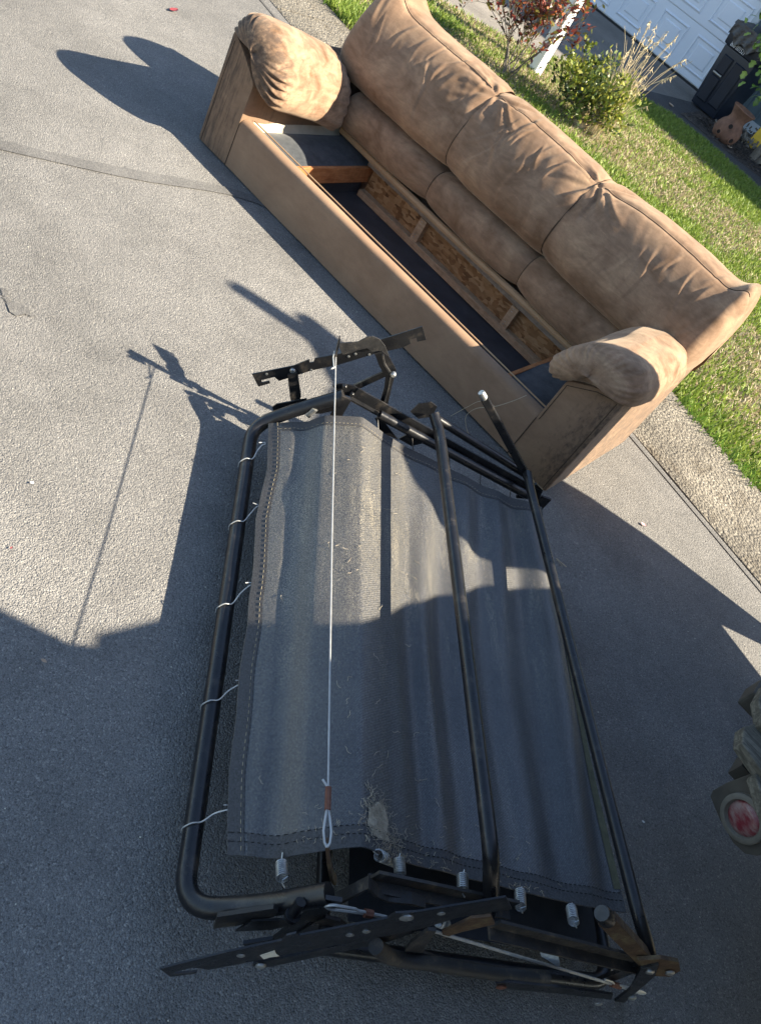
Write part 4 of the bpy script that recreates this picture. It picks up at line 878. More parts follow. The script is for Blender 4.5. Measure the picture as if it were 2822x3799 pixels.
stitch('stitching', [gp(NA-4, j) for j in range(0, NB)], 'dark_stitch'); stitch('stitching', [gp(NA-6, j) for j in range(0, NB)], 'dark_stitch'); stitch('stitching', [gp(4, j) for j in range(4, NB)], 'stitch', .0005)
# lint and dust fluff caught on the cloth
rnd = random.Random(5); b = MB()
def fluff(a0, b0, n, sp, ln=.02, r=.0005):
    for _ in range(n):
        a1, b1 = a0 + rnd.gauss(0, sp), b0 + rnd.gauss(0, sp); a1 = min(max(a1, .03), 1.28); b1 = min(max(b1, .03), .95)
        z1 = float(deck_z(np.array(a1), np.array(b1))) + .004; th = rnd.uniform(0, 6.28); p = []
        for q in range(5):
            p.append((a1, b1, z1 + rnd.uniform(0, .003))); th += rnd.uniform(-1.1, 1.1); a1 += math.cos(th)*ln/4; b1 += math.sin(th)*ln/4
        b.tube([Vector(t) for t in p], r, 3, False)
PT = [Vector((1.221,0.3135,0.27)), Vector((1.253,0.3014,0.268)), Vector((1.264,0.3457,0.265)), Vector((1.196,0.3182,0.27))]
for q in PT: fluff(q.x, q.y, 70, .016, .016)
fluff(PT[2].x, PT[2].y+.02, 60, .018, .014); fluff(1.27, .20, 26, .03, .012); fluff(1.28, .45, 40, .05, .012); fluff(1.285, .70, 30, .06, .012)
for _ in range(46): fluff(rnd.uniform(.05, 1.2), rnd.choice((.26, .30, .22, .12, .36, .45)), 1, .02, .022, .0006)
fl = b.build('lint', 'lint', deck, False); tag(fl, kind='stuff')
# a matted patch of dust
ring_ = [Vector((1.212,0.2941,0.27)), Vector((1.2,0.3072,0.27)), Vector((1.187,0.3205,0.27)), Vector((1.192,0.3381,0.27)), Vector((1.219,0.3477,0.27)), Vector((1.239,0.3437,0.27)), Vector((1.259,0.3501,0.265)), Vector((1.263,0.3046,0.27)), Vector((1.245,0.2877,0.27))]
n = 22; cx = sum((p.x for p in ring_))/9; cy = sum((p.y for p in ring_))/9; b = MB(); vs = []
for k_ in range(6):
    for j in range(36):
        u = j/36*9; i0 = int(u) % 9; f_ = u-int(u); p = ring_[i0].lerp(ring_[(i0+1) % 9], f_); s_ = k_/5
        x, y = cx+(p.x-cx)*s_, cy+(p.y-cy)*s_; vs.append((x, y, float(deck_z(np.array(x), np.array(y))) + .0034 + .0012*rnd.random()*(k_ < 5)))
b.add(vs, [(k_*36+j, k_*36+(j+1) % 36, (k_+1)*36+(j+1) % 36, (k_+1)*36+j) for k_ in range(5) for j in range(36)]); b.build('dust_mat', 'lint', deck)
# folded lower half of the bed, under the cloth
n1, n2 = 40, 30; X = np.linspace(.05, 1.36, n1)[:, None] + np.zeros((1, n2)); Y = np.linspace(.34, .98, n2)[None, :] + np.zeros((n1, 1))
Z = 0.085 + 0.012*fbm(X*2.5, Y*6, 0, 12, 3); b = MB(); b.grid(X, Y, Z); mp('lower_cloth', b, 'black_cloth')
b = MB(); b.tube(fillet([(0.02, .30, .05), (0.02, 1.0, .05), (1.40, 1.02, .05), (1.40, .30, .05)], .06, 6), 0.018, 10); mp('lower_frame', b)
b = MB(); b.tube([(0.03, .30, .05), (1.40, .30, .05)], 0.016, 10); mp('lower_frame', b)
for aa_ in (0.0, 1.40):
    b = MB(); b.bar((aa_, .985, .03), (aa_, .985, .22), (0, .018, 0), (.004, 0, 0)); mp('end_post', b)
    b = MB(); b.bar((aa_, .21, .055), (aa_, .21, .31), (0, .016, 0), (.004, 0, 0)); mp('end_post', b)
# crumpled scrap of clear plastic stuck inside
b = MB(); q = [Vector((1.4,0.6938,0.2313)), Vector((1.4,0.7016,0.2304)), Vector((1.4,0.7534,0.1946)), Vector((1.4,0.7565,0.211)), Vector((1.4,0.8083,0.1493)), Vector((1.4,0.822,0.1232)), Vector((1.4,0.7725,0.1571)), Vector((1.4,0.7427,0.1747))]
b.prism([tuple(p) for p in q], (.004, .0, .002)); b.build('plastic_scrap', 'plastic_scrap', mech, False)

# loose twine hanging over the mechanism's foot
tw = [Vector((1.931,-0.005,0.2457)), Vector((1.917,-0.06,0.2179)), Vector((1.888,-0.1,0.1736)), Vector((1.839,-0.12,0.1199)), Vector((1.826,-0.12,0.0663)), Vector((1.849,-0.12,0.036)), Vector((1.88,-0.1,-0.0004))]
b = MB(); P = spline([tuple(p) for p in tw], 36); b.tube([Vector(p) for p in P], 0.0013, 4)
P = spline([tuple(tw[2]), tuple(tw[2] + Vector((-.05, -.02, -.015))), tuple(tw[3] + Vector((-.03, 0, -.02))), tuple(tw[4] + Vector((-.05, 0, -.05)))], 20); b.tube([Vector(p) for p in P], 0.0010, 4)
tag(b.build('twine', 'twine'), 'loose tan twine snagged between the sofa front and the bed frame leg', 'twine')

# ================================================================== TRAILER
TR = (3.3, -1.0, 0.0)
tr = thing('flatbed_trailer', 'worn flatbed trailer with a round red tail light beside the bed frame', 'trailer', TR)
def tp(name, b, mat, par=tr, bevel=0, sm=False):
    o = b.build(name, mat, par, sm, bevel)
    if par is tr or True:
        for v in o.data.vertices: v.co -= Vector(TR)
    return o
y_ = -2.6
while y_ < 0.2:
    b = MB(); b.box(3.55 if y_ < -1.0 else 3.32, 4.95, y_, y_+0.137, 0.425, 0.462); tp('deck_board', b, 'weathered'); y_ += 0.142
for x in (3.62, 4.85):
    b = MB(); b.box(x, x+.06, -2.6, 0.3, 0.33, 0.424); tp('frame_rail', b, 'trailer_steel')
# unseen upright sheet, outline shaped to cast the shade on road and cloth
SP = [(.46,.463),(.51,.44),(.55,.20),(.63,.20),(.72,.50),(.80,.78),(.84,1.02),(.85,1.6),(.86,2.03),(.79,2.03),(.70,1.93),(.57,1.80),(.30,1.70),(.06,1.63),(-.05,1.50),(-.11,1.39),(-.15,1.28),(-.14,1.19),(-.08,1.15),(-.07,1.10),(-.14,1.06),(-.24,1.11),(-.26,1.145),(-.40,1.19),(-.51,1.24),(-.65,1.28),(-.82,1.345),(-.97,1.38),(-1.005,1.36),(-1.03,1.39),(-1.05,2.15),(-2.6,2.15),(-2.6,.36),(-1.06,.36),(-1.06,.463)]
b = MB(); b.prism([(3.5, p[0], p[1]) for p in SP], (0.03, 0, 0)); tp('shade_caster_panel', b, 'weathered')
b = MB(); b.tube([(3.515, .80, 1.9), (3.515, .845, 2.29)], [.05, .035], 8); tp('streak_pole', b, 'weathered', sm=True)  # unseen pole added to cast a blurred shadow streak by the sofa
b = MB(); b.tube([(3.515, .84, 1.9), (3.515, .91, 2.10)], [.045, .035], 8); tp('streak_pole', b, 'weathered', sm=True)  # second unseen pole, added for the other streak
b = MB(); b.prism([(3.5, .515, .44), (3.5, .30, .205), (3.5, .12, .20), (3.5, .20, .462), (3.5, .47, .462)], (.008, 0, 0)); tp('shade_flap', b, 'tyre')  # unseen flap added to bound the lit sliver on the road
b = MB(); prf = [(0.20,-.09),(0.36,-.10),(0.43,-.08),(0.445,0),(0.43,.08),(0.36,.10),(0.20,.09)]
bt = MB(); bt.lathe(prf, 36); 
for i, v in enumerate(bt.v): bt.v[i] = (3.62 + v[2], -0.08 + v[0], 0.447 + v[1])
wh = tp('wheel', bt, 'tyre', sm=True)
b = MB(); b.cyl((3.55, -.08, .447), (3.70, -.08, .447), .20, 24); tp('rim', b, 'trailer_steel', wh, sm=True)
b = MB(); b.cyl((3.6, -.08, .43), (4.9, -.08, .43), .03, 10); tp('axle', b, 'trailer_steel', sm=True)
# light bracket plate, facing out and turned a little
LC = Vector((3.233,-0.9939,0.4)); lh = Vector((.9, -.44, 0)).normalized(); ln2 = Vector((-.44, -.9, 0)).normalized()
def PL(u, v, d=0.0): return LC + lh*u + Zv*v + ln2*d
pp = [(-.085,-.045),(-.076,-.060),(-.02,-.068),(.035,-.066),(.065,-.052),(.08,-.025),(.085,.09),(-.075,.09),(-.085,.0)]
b = MB(); b.prism([PL(u, v) for u, v in pp], ln2*-0.012); lp = tp('light_plate', b, 'trailer_steel', bevel=.002)
def ringdisc(r0, r1, d0, d1, n=32):
    b = MB(); vs = []
    for r, d in ((r1, 0), (r1, d1*.8), (r1-.004, d1), (r0+.004, d1), (r0, d0)):
        for j in range(n): a = 2*math.pi*j/n; vs.append(PL(r*math.cos(a), r*math.sin(a), d))
    b.add(vs, [(k_*n+j, k_*n+(j+1) % n, (k_+1)*n+(j+1) % n, (k_+1)*n+j) for k_ in range(4) for j in range(n)]); return b
tl2 = tp('tail_light', ringdisc(.041, .058, .006, .016), 'light_ring', sm=True)
b = MB(); n = 32; vs = [PL(0, 0, .016)]
for r, d in ((.020, .0155), (.033, .013), (.0412, .006)):
    for j in range(n): a = 2*math.pi*j/n; vs.append(PL(r*math.cos(a), r*math.sin(a), d))
b.add(vs, [(0, 1+j, 1+(j+1) % n) for j in range(n)] + [(1+k_*n+j, 1+k_*n+(j+1) % n, 1+(k_+1)*n+(j+1) % n, 1+(k_+1)*n+j) for k_ in range(2) for j in range(n)])
tp('lens', b, 'red_lens', tl2, sm=True)
b = MB(); q = Vector((3.158,-0.8753,0.42)); b.box(q.x, q.x+.3, q.y-.02, q.y+.05, .38, .425); tp('cross_member', b, 'trailer_steel')
b = MB(); q = Vector((3.091,-0.5571,0.4)); b.box(q.x+.004, q.x+.4, q.y-.06, q.y+.02, .36, .424); tp('cross_member', b, 'trailer_steel', bevel=.008)
b = MB(); b.box(3.36, 3.42, -1.06, .3, .34, .424); tp('frame_rail', b, 'trailer_steel')
# loose weathered boards lying across the trailer edge
def board(label, tip, dirv, wid, thk, L, roll=0.0, chip=0.0):
    tip = Vector(tip); d = Vector(dirv).normalized(); s_ = Vector((-d.y, d.x, 0)).normalized(); u = d.cross(s_) * -1
    if u.z < 0: u = -u
    pts = [tip + s_*(-wid/2) + d*chip, tip + s_*(-wid*.1) , tip + s_*(wid*.35) + d*.006, tip + s_*(wid/2) + d*.02, tip + s_*(wid/2) + d*L, tip + s_*(-wid/2) + d*L]
    b = MB(); b.prism(pts, u*thk); o = b.build('loose_board', 'weathered', None, False, .004); c = sum((Vector(p) for p in pts), Vector())/6
    me = o.data
    for v in me.vertices: v.co -= tip
    o.location = tip; return tag(o, label, 'board', 'loose boards on the trailer edge')
board('weathered grey board overhanging the trailer deck beside the tail light', (3.166,-0.9629,0.463), (1, -.05, .0), .15, .03, .8, chip=.06)
board('splintered board end poking out past the trailer edge between two others', (3.089,-0.8818,0.475), (.86, -.25, .0), .12, .032, .9, chip=.03)
board('weathered board resting highest on the trailer edge with a rounded corner', (3.072,-0.7797,0.5), (1, .10, .0), .17, .03, .8, chip=.03)

# ================================================================== PLANTS
def leaf_mesh(name, L, Wd, bend, col, mat='leaf', lobed=False):
    vs = []; n = 5
    prof = [0.0, .62, 1.0, .72, 0.0] if not lobed else [0.25, 1.0, .70, .85, 0.0]
    for i in range(n):
        u = i/(n-1); z = -bend*u*u*L; w_ = Wd*.5*prof[i]
        vs += [(u*L, -w_, z + .12*w_), (u*L, 0, z), (u*L, w_, z + .12*w_)]
    fs = []
    for i in range(n-1):
        for j in range(2): fs.append((i*3+j, (i+1)*3+j, (i+1)*3+j+1, i*3+j+1))
    me = bpy.data.meshes.new(name); me.from_pydata(vs, [], fs); me.update()
    at = me.color_attributes.new('Col', 'FLOAT_COLOR', 'POINT')
    for i in range(len(vs)): k_ = .85 + .3*(i % 3 == 1); at.data[i].color = (col[0]*k_, col[1]*k_, col[2]*k_, 1)
    me.materials.append(MATS[mat]); return me
def scatter_leaves(parent, meshes, spots, rs, name='leaf'):
    for (p, d, s_) in spots:
        o = bpy.data.objects.new(name, rs.choice(meshes)); COL.objects.link(o); o.parent = parent
        o.location = p; q = Vector(d).to_track_quat('X', 'Z'); o.rotation_euler = q.to_euler(); o.scale = (s_, s_, s_)
def leaf_cloud(name, parent, spots, cols, L, Wd, mat='leaf', rs=None):
    """one mesh of small leaves: V of diamonds"""
    P = np.array([s[0] for s in spots]); Dv = np.array([s[1] for s in spots]); S = np.array([s[2] for s in spots])[:, None]
    Dv = Dv/np.linalg.norm(Dv, axis=1, keepdims=True); rg = np.random.default_rng(7)
    r_ = rg.normal(size=Dv.shape); sd_ = np.cross(Dv, r_); sd_ /= np.linalg.norm(sd_, axis=1, keepdims=True)+1e-9
    up = np.cross(Dv, sd_)
    v0 = P; v1 = P + Dv*L*.45*S + sd_*Wd*.5*S + up*Wd*.1*S; v2 = P + Dv*L*S; v3 = P + Dv*L*.45*S - sd_*Wd*.5*S + up*Wd*.1*S
    V = np.stack([v0, v1, v2, v3], 1).reshape(-1, 3); F = np.arange(len(P)*4).reshape(-1, 4)
    c = np.array(cols)[rg.integers(0, len(cols), len(P))] * rg.uniform(.75, 1.2, (len(P), 1))
    o = mesh_np(name, V, F, np.repeat(c, 4, 0), mat, parent); tag(o, kind='stuff'); return o
def twig_tree(b, p, d, L, r, depth, rs, tips, spread=.6, up=.25):
    n = 4; pts = [Vector(p)]; d = Vector(d).normalized()
    for i in range(n):
        d = (d + Vector((rs.gauss(0, .16), rs.gauss(0, .16), rs.gauss(0, .12) + up*.12))).normalized(); pts.append(pts[-1] + d*L/n)
    b.tube(pts, [r*(1-.5*i/n) for i in range(n+1)], 5)
    for q in pts[2:]: tips.append((q, d))
    if depth:
        for k_ in range(rs.choice((2, 3, 3))):
            a = rs.uniform(0, 6.28); sd_ = d.orthogonal().normalized(); s2 = d.cross(sd_)
            nd = (d + (sd_*math.cos(a) + s2*math.sin(a))*spread*rs.uniform(.6, 1.3)).normalized()
            twig_tree(b, pts[rs.choice((2, 3, 4))], nd, L*rs.uniform(.55, .85), r*.55, depth-1, rs, tips, spread, up)
# red-leaved shrub
RB = Vector((-0.9833,4.096,0.02)); rs = random.Random(9)
red = thing('red_leaved_shrub', 'thin shrub with dark red and orange leaves beside the white post', 'shrub', RB)
b = MB(); tips = []
for k_ in range(9):
    a = k_/9*6.28 + rs.uniform(-.3, .3); twig_tree(b, (rs.gauss(0, .03), rs.gauss(0, .03), -.02), (math.cos(a)*.5-.06, math.sin(a)*.5, 1), rs.uniform(.32, .46), .008, 3, rs, tips, .60, .5)
b.build('stems', 'bark', red)
rc = [(.10,.018,.020), (.16,.030,.024), (.26,.050,.026), (.34,.105,.03), (.085,.09,.022), (.20,.17,.03), (.06,.025,.022)]
rm = [leaf_mesh('leaf', .070, .032, rs.uniform(.1, .5), c) for c in rc]
cand = [(t, d) for t, d in tips if t.z > .20]; rs.shuffle(cand)
sp = []
for (t, d) in cand[:290]:
    dd = Vector((rs.gauss(0, .6), rs.gauss(0, .6), rs.uniform(-.2, .8))) + d*.5; sp.append((t, dd, rs.uniform(.7, 1.25)))
scatter_leaves(red, rm, sp, rs)
sp = [(t + Vector((rs.gauss(0, .02), rs.gauss(0, .02), rs.gauss(0, .02))), Vector((rs.gauss(0, .6), rs.gauss(0, .6), rs.uniform(-.2, .8))) + d*.4, rs.uniform(.6, 1.1)) for t, d in (cand*4)[290:1500]]
if sp: leaf_cloud('foliage', red, sp, rc, .058, .026)
# green shrub with yellowing tips, on a cut stump
GB = Vector((-0.2764,4.318,0.02)); rs = random.Random(21)
GS = Vector((-.10, .05, 0))
grn = thing('evergreen_shrub', 'low glossy green shrub with yellowing tips growing round a cut stump', 'shrub', GB)
b = MB(); tips = []
for k_ in range(16):
    a = k_/16*6.28 + rs.uniform(-.2, .2); el = rs.uniform(.35, 1.2); twig_tree(b, (rs.gauss(0, .03), rs.gauss(0, .03), .05), (math.cos(a)*1.15-.25, math.sin(a)*.8+.1, el), rs.uniform(.23, .34), .008, 2, rs, tips, .65, .3)
b.build('stems', 'bark', grn)
b = MB(); b.lathe([(.075,-.03),(.062,.04),(.050,.10),(.052,.16),(.044,.175),(.0,.178)], 14, (0,0,0), lambda i, a: .12*math.sin(a*5+i)); b.build('stump', 'dry_wood', grn)
sp = []; sp2 = []
for t, d in tips:
    for _ in range(7):
        q = t + Vector((rs.gauss(0, .035), rs.gauss(0, .035), rs.gauss(0, .03)))
        if q.z < .08: continue
        dd = Vector((rs.gauss(0, .7), rs.gauss(0, .7), rs.uniform(.0, 1))) + d*.3
        (sp2 if (q.x > .08 and rs.random() < .62) or (q.z > .30 and rs.random() < .55) or rs.random() < .14 else sp).append((q, dd, rs.uniform(.7, 1.3)))
leaf_cloud('foliage', grn, sp, [(.05,.085,.016), (.075,.125,.022), (.115,.165,.03), (.03,.055,.014)], .046, .024)
grn.scale = (.9, .9, .9)
leaf_cloud('yellowing_foliage', grn, sp2, [(.22,.25,.035), (.30,.30,.05), (.16,.20,.03)], .046, .025)
# dry grass
DG = GB + Vector((.10, .10, 0)); rs = random.Random(33)
dg = thing('dry_grass_clump', 'tall straw-coloured dry grass stalks with seed heads growing through the green shrub', 'grass clump', DG)
for k_ in range(58):
    b = MB(); a = rs.uniform(0, 6.28); ln_ = rs.uniform(.45, .98); le = rs.uniform(.03, .42); p = Vector((rs.gauss(0, .06), rs.gauss(0, .06), 0)); pts = []
    dx = Vector((math.cos(a)*le + .05, math.sin(a)*le*.6 + .05, 0))
    for q in range(9):
        u = q/8; pts.append(p + Vector((0, 0, ln_*(u - .18*u**3*le*2))) + dx*ln_*u**1.8)
    b.tube(pts, [.0030*(1-.6*i/8) for i in range(9)], 4)
    if rs.random() < .7:
        t = pts[-1]; d = (pts[-1]-pts[-2]).normalized()
        for _ in range(12):
            q = t - d*rs.uniform(0, .11); e = q + Vector((rs.gauss(0, .014), rs.gauss(0, .014), -.018)); b.tube([q, e], [.0028, .0012], 4)
    b.build('stalk', 'straw', dg)
# small tree with broad green leaves at the mulch bed
TB = Vector((0.12, 8.45, 0)); rs = random.Random(44)
tre = thing('young_tree', 'young tree with broad light green leaves and grey trunk in the mulch bed', 'tree', TB)
b = MB(); b.tube([(0,0,-.05),(.02,.0,.25),(-.03,-.02,.6),(-.05,-.05,1.0),(-.02,-.05,1.5),(.05,-.05,2.0)], [.05,.045,.04,.034,.028,.02], 8)
b.tube([(.06,.02,-.05),(.16,.02,.25),(.30,0,.7),(.45,0,1.4)], [.04,.034,.028,.018], 8); b.build('trunk', 'bark', tre)
b = MB(); tips = []
for q, d in (((-.03,-.02,.6), (-.6,-.9,.35)), ((-.05,-.05,.95), (-.4,-1,.25)), ((-.05,-.05,1.0), (-.9,-.4,.3)), ((.2,0,.5), (.3,-1,.3)), ((-.02,-.05,1.5), (-.2,-.9,.5)), ((.05,-.05,2.0), (0,-.3,1)), ((.45,0,1.4), (.5,-.4,.6)), ((-.02,-.05,1.6), (-.8,.1,.5))):
    twig_tree(b, q, d, .34, .012, 2, rs, tips, .55, .1)
b.build('branches', 'bark', tre)
gm = [leaf_mesh('leaf', .085, .075, rs.uniform(.3, .7), c, 'leaf', True) for c in ((.16,.27,.04), (.22,.34,.055), (.12,.21,.035), (.28,.38,.08), (.08,.15,.03))]
b = MB(); spots_ = []
for (cx, cy, cz, n_, sp_) in ((-.52, 7.95, .96, 30, .085), (-.60, 7.95, 1.14, 34, .10), (-.28, 7.85, .70, 26, .085), (-.38, 7.95, .80, 16, .07), (-.30, 8.0, 1.15, 30, .12)):
    c0 = Vector((cx+.10, cy+.09, cz+.07)) - TB; b.tube([(-.05, -.05, 1.0) if cz > .9 else (-.03, -.02, .6), c0.lerp(Vector((0, 0, 1)), .45) + Vector((0, 0, .12)), c0], [.014, .009, .004], 6)
    for _ in range(n_): spots_.append((c0 + Vector((rs.gauss(0, sp_), rs.gauss(0, sp_), rs.gauss(0, sp_))), Vector((rs.gauss(0, .5), rs.gauss(0, .5) - .3, rs.uniform(-.9, .1))), rs.uniform(.7, 1.1)))
b.build('branches', 'bark', tre)
sp = spots_ + [(t + Vector((rs.gauss(0, .04), rs.gauss(0, .04), rs.gauss(0, .04))), Vector((rs.gauss(0, .5), rs.gauss(0, .5) - .3, rs.uniform(-.9, .1))), rs.uniform(.7, 1.2)) for t, d in rs.sample(tips, min(len(tips), 150))]
scatter_leaves(tre, gm, sp, rs)

# ================================================================== THINGS ON THE PLOT
# white post
PB = Vector((-1.126,4.79,0.02)); b = MB(); pst = thing('white_post', 'square white painted wooden post standing in the lawn between the shrubs', 'post', PB, R_(-14))
b.box(-.047, .047, -.047, .047, -.05, 2.1); b.build('shaft', 'post_paint', pst, False, .004)
b = MB(); b.box(-.06, .06, -.06, .06, 2.1, 2.13); b.build('cap', 'post_paint', pst, False, .006)
# wheeled bin
BNB = Vector((-0.8759,8.816,0)) + Vector((.03, .27, 0)); bn = thing('wheeled_bin', 'dark navy wheeled rubbish bin with a black bag under its lid by the garage door', 'bin', BNB, R_(-6))
def frus(b, w0, d0, z0, w1, d1, z1, yo0=0, yo1=0):
    return b.add([(-w0,-d0+yo0,z0),(w0,-d0+yo0,z0),(w0,d0+yo0,z0),(-w0,d0+yo0,z0),(-w1,-d1+yo1,z1),(w1,-d1+yo1,z1),(w1,d1+yo1,z1),(-w1,d1+yo1,z1)], [(0,3,2,1),(4,5,6,7),(0,1,5,4),(1,2,6,5),(2,3,7,6),(3,0,4,7)])
b = MB(); frus(b, .195, .235, .02, .245, .300, .72); frus(b, .265, .32, .72, .285, .335, .93); b.build('body', 'bin_plastic', bn, True, .022)
for (x0, x1, z0, z1) in ((-.165, -.02, .44, .64), (.02, .175, .12, .64), (-.165, -.02, .10, .40)):
    b = MB(); f0 = -.245-.065*(z0-.02)/.7-.0; f1 = -.245-.065*(z1-.02)/.7
    b.add([(x0,f0,z0),(x1,f0,z0),(x1,f1,z1),(x0,f1,z1),(x0+.012,f0-.012,z0+.012),(x1-.012,f0-.012,z0+.012),(x1-.012,f1-.012,z1-.012),(x0+.012,f1-.012,z1-.012)], [(0,1,5,4),(1,2,6,5),(2,3,7,6),(3,0,4,7),(4,5,6,7)]); b.build('front_panel', 'bin_plastic', bn, False)
b = MB(); b.cyl((-.16, -.292, .425), (-.03, -.292, .425), .011, 10); b.build('lift_bar', 'bar_metal', bn)
b = MB(); frus(b, .295, .345, .935, .285, .335, .985); frus(b, .27, .315, .985, .17, .20, 1.03, 0, .05); b.build('lid', 'bin_plastic', bn, True, .012)
b = MB(); b.cyl((-.25, .36, .90), (.25, .36, .90), .016, 10); b.build('handle', 'bin_plastic', bn)
for sx in (-1, 1):
    bt = MB(); bt.lathe([(.04,-.03),(.10,-.035),(.12,-.02),(.12,.02),(.10,.035),(.04,.03)], 20)
    for i, v in enumerate(bt.v): bt.v[i] = (sx*.22 + v[2], .24 + v[0], .12 + v[1])
    bt.build('wheel', 'tyre', bn)
n = 28; b = MB(); vs = []
for r_ in range(7):
    for j in range(n):
        u = j/(n-1); x = -.27 + .54*u; low = .775 + .10*abs(u-.45) + .035*math.sin(u*17) + (.06 if u > .86 else 0)
        z = .985 + (low-.985)*r_/6; y = -.352 - .012*r_/6 - .012*math.sin(u*34 + r_*.5)*r_/6
        vs.append((x, y, z))
b.add(vs, [(i*n+j, i*n+j+1, (i+1)*n+j+1, (i+1)*n+j) for i in range(6) for j in range(n-1)]); b.build('bin_bag', 'bag_plastic', bn)
cu = bpy.data.curves.new('number', 'FONT'); cu.body = '800 001521'; cu.size = .058; cu.align_x = 'CENTER'; cu.extrude = .0008
to = bpy.data.objects.new('number', cu); COL.objects.link(to); dg_ = bpy.context.evaluated_depsgraph_get()
me = bpy.data.meshes.new_from_object(to.evaluated_get(dg_)); bpy.data.objects.remove(to)
to = bpy.data.objects.new('serial_number', me); COL.objects.link(to); me.materials.clear(); me.materials.append(MATS['print_white']); to.parent = bn; to.location = (-.06, -.327, .735); to.rotation_euler = (R_(86), 0, 0); to.scale = (.82, 1.25, 1)
# terracotta chimney pot
CP = Vector((-0.2622,8.157,0)); pot = thing('terracotta_pot', 'cracked terracotta chiminea with round vent holes leaning by the bin', 'pot', CP); pot.rotation_euler = (R_(2), R_(4), R_(35))
b = MB(); b.lathe([(.09,0),(.135,.02),(.165,.08),(.168,.14),(.145,.20),(.112,.24),(.102,.268),(.106,.30),(.130,.35),(.152,.385),(.147,.395),(.128,.375),(.098,.33),(.090,.30),(.0,.295)], 32, (0,0,0), lambda i, a: .025*math.sin(a*3+i*.7)); b.build('body', 'terracotta', pot)
for (an, z, r) in ((-1.95, .195, .028), (-1.25, .09, .030), (-2.35, .085, .024)):
    rr = float(np.interp(z, [.02,.08,.14,.20,.245], [.135,.165,.168,.145,.105])); c = Vector((math.cos(an)*rr, math.sin(an)*rr, z)); nrm = Vector((math.cos(an), math.sin(an), .25 if z > .1 else -.1)).normalized()
    b = MB(); b.tube([c - nrm*.004, c + nrm*.010, c + nrm*.012], [r*1.25, r*1.2, r*.9], 16, False); b.build('vent_rim', 'terracotta', pot)
    b = MB(); b.tube([c - nrm*.003, c + nrm*.0065], r*.98, 16); b.build('vent_shade_disc', 'vent_shade', pot)  # dark disc paints the shade inside the opening
# yellow folding board
YB = Vector((-0.1188,9.143,0)) + Vector((.05, .02, 0)); yb = thing('yellow_board', 'yellow plastic folding board standing against the house wall', 'sign', YB, R_(14)); 
for s_ in (-1, 1):
    b = MB(); b.prism([(-.15, s_*.10, 0), (-.05, s_*.10, 0), (-.03, s_*.092, .05), (.03, s_*.092, .05), (.05, s_*.10, 0), (.15, s_*.10, 0), (.11, s_*.012, .56), (-.11, s_*.012, .56)], (0, s_*.012, .002)); b.build('leaf_panel', 'yellow_plastic', yb, False, .003)
b = MB(); b.cyl((-.07, 0, .565), (.07, 0, .565), .014, 8); b.build('hinge', 'yellow_plastic', yb)
# bark heap pieces and litter in the bed
rs = random.Random(70); b = MB()
for _ in range(900):
    x = rs.uniform(-.7, 2.2); y = rs.uniform(7.95, 9.4); l = rs.uniform(.01, .035); a = rs.uniform(0, 6.28); z = .012 + rs.uniform(0, .02); p = Vector((x, y, z)); d = Vector((math.cos(a)*l, math.sin(a)*l, rs.uniform(-.4, .4)*l)); b.bar(p-d, p+d, Vector((-d.y, d.x, 0))*.35, Vector((0, 0, .003)))
tag(b.build('bark_chips', 'mulch', None, False), 'loose bark chips scattered over the mulch bed', 'bark chips', kind='stuff')
rs = random.Random(71); b = MB()
for _ in range(260):
    a = rs.uniform(0, 6.28); q = Vector((-0.2652,9.068,0)) + Vector((rs.gauss(0, .13), rs.gauss(0, .10), .02 + abs(rs.gauss(0, .06)))); d = Vector((rs.gauss(0, 1), rs.gauss(0, 1), rs.gauss(0, .6))).normalized()*rs.uniform(.01, .03); b.bar(q-d, q+d, d.orthogonal()*.4, d.cross(d.orthogonal()).normalized()*.002)
tag(b.build('dead_leaves', 'bark', None, False), 'heap of brown dead leaves beside the terracotta pot', 'leaves', kind='stuff')

# ================================================================== LITTLE THINGS ON THE ROAD AND LAWN
def flat_leaf(name, label, cat, pos, L, Wd, rz, mat, curl=.3, tilt=(0.0, 0.0)):
    n = 7; vs = []
    for i in range(n):
        u = i/(n-1); w_ = Wd*math.sin(math.pi*min(1, u*.9+.05))**.8*.5
        for j in (-1, -.5, 0, .5, 1): vs.append(((u-.5)*L, j*w_, .002 + curl*L*((u-.5)**2)*.8 + abs(j)*w_*.45))
    me = MB(); me.add(vs, [(i*5+j, (i+1)*5+j, (i+1)*5+j+1, i*5+j+1) for i in range(n-1) for j in range(4)]); o = me.build(name, mat); o.location = pos; o.rotation_euler = (tilt[0], tilt[1], rz); return tag(o, label, cat)
flat_leaf('fallen_leaf', 'dark red fallen leaf lying alone on the sunlit road', 'leaf', (-1.162,0.7198,0.004), .075, .032, R_(-70), 'red_leaf', .5)
flat_leaf('petal', 'pink petal on the grey road beside the kerb', 'petal', (2.557,0.3567,0.004), .024, .015, R_(20), 'pink_petal', .5)
flat_leaf('fallen_leaf', 'tan fallen leaf on the shaded driveway near the bin', 'leaf', (-0.8931,7.827,0.006), .10, .06, R_(-30), 'tan_leaf', .6)
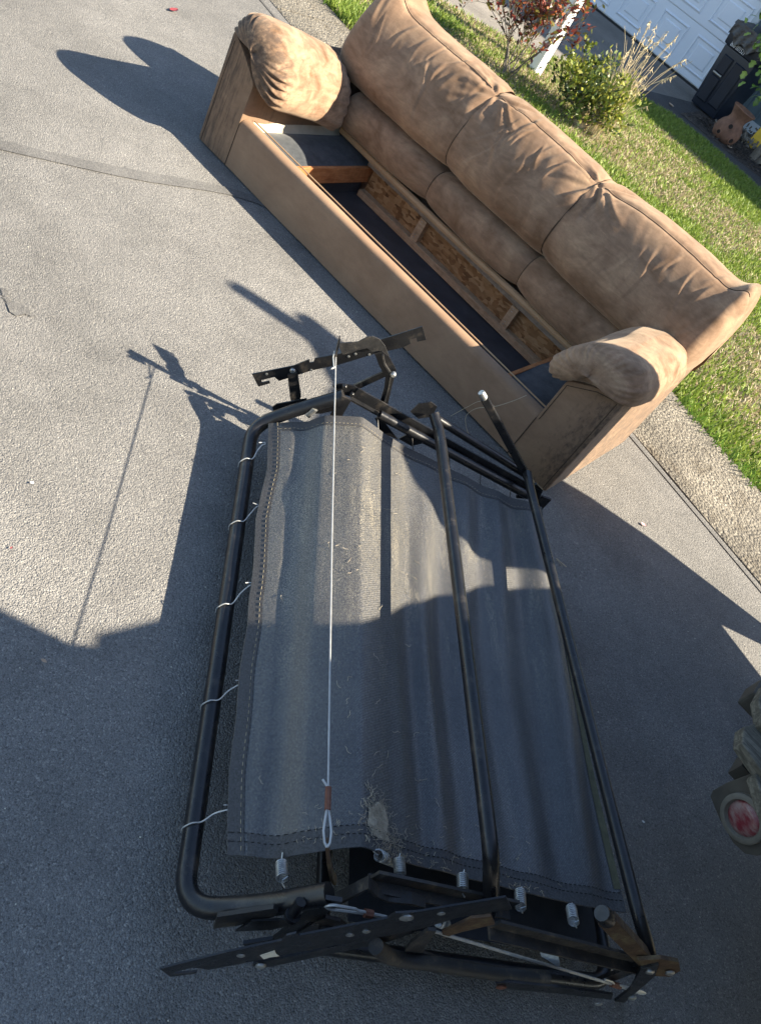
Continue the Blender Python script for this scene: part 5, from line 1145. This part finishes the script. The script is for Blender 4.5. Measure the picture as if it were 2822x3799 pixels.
flat_leaf('fallen_leaf', 'pale brown leaf lying in the mulch by the yellow board', 'leaf', (-0.0742,8.014,0.02), .09, .05, R_(60), 'tan_leaf', .8)
flat_leaf('paper_scrap', 'white paper scrap on the sunlit road left of the cable shadow', 'paper', (1.495,-1.696,0.004), .010, .007, 1.0, 'white_paper', .3)
flat_leaf('paper_scrap', 'red scrap on the sunlit road near the edge of the shade', 'paper', (1.652,-1.842,0.004), .008, .006, 2.0, 'red_leaf', .3)
flat_leaf('fallen_leaf', 'small brown leaf on the shaded road below the cable shadow', 'leaf', (1.946,-1.936,0.004), .014, .008, .4, 'tan_leaf', .3)
flat_leaf('paper_scrap', 'white crumb on the shaded road between the deck cloth and the tail light', 'crumb', (3.177,-0.8365,0.004), .010, .007, .4, 'white_paper', .8)
# grit
rs = random.Random(90); b = MB()
for _ in range(330):
    x = rs.uniform(.2, 4.2); y = rs.uniform(-2.6, .9); r_ = rs.uniform(.0007, .0021); p = Vector((x, y, .001)); b.lathe([(r_*.8, 0), (r_, r_*.6), (r_*.5, r_*1.3)], 5, (x, y, .0005))
tag(b.build('grit', 'label_paper', None, False), 'pale grit scattered over the road', 'grit', kind='stuff')
# straws by the right edge of the frame
for i, (u, v) in enumerate((((1210, 1213), (1260, 1240)), ((1225, 1222), (1240, 1245)))): pass
b = MB(); b.tube([Vector((2.45,-0.2484,0.004)), Vector((2.472,-0.2562,0.012)), Vector((2.495,-0.2409,0.004))], .0016, 4); b.tube([Vector((2.455,-0.2511,0.004)), Vector((2.485,-0.2584,0.006))], .0010, 4)
tag(b.build('dry_straw', 'twine'), 'bit of dry straw on the shaded road beside the deck cloth', 'straw')
# dandelion at the lawn edge
DP = Vector((2.723,1.544,0.03)); dn_ = thing('dandelion', 'small yellow dandelion flower at the lawn edge near the kerb', 'flower', DP); b = MB(); b.tube([(0,0,-.01),(.004,0,.04)], .0018, 5); b.build('stem', 'bark', dn_)
b = MB(); b.lathe([(.004,.036),(.014,.044),(.017,.048),(.008,.053),(.0,.054)], 12); b.build('flower_head', 'yellow_petal', dn_)
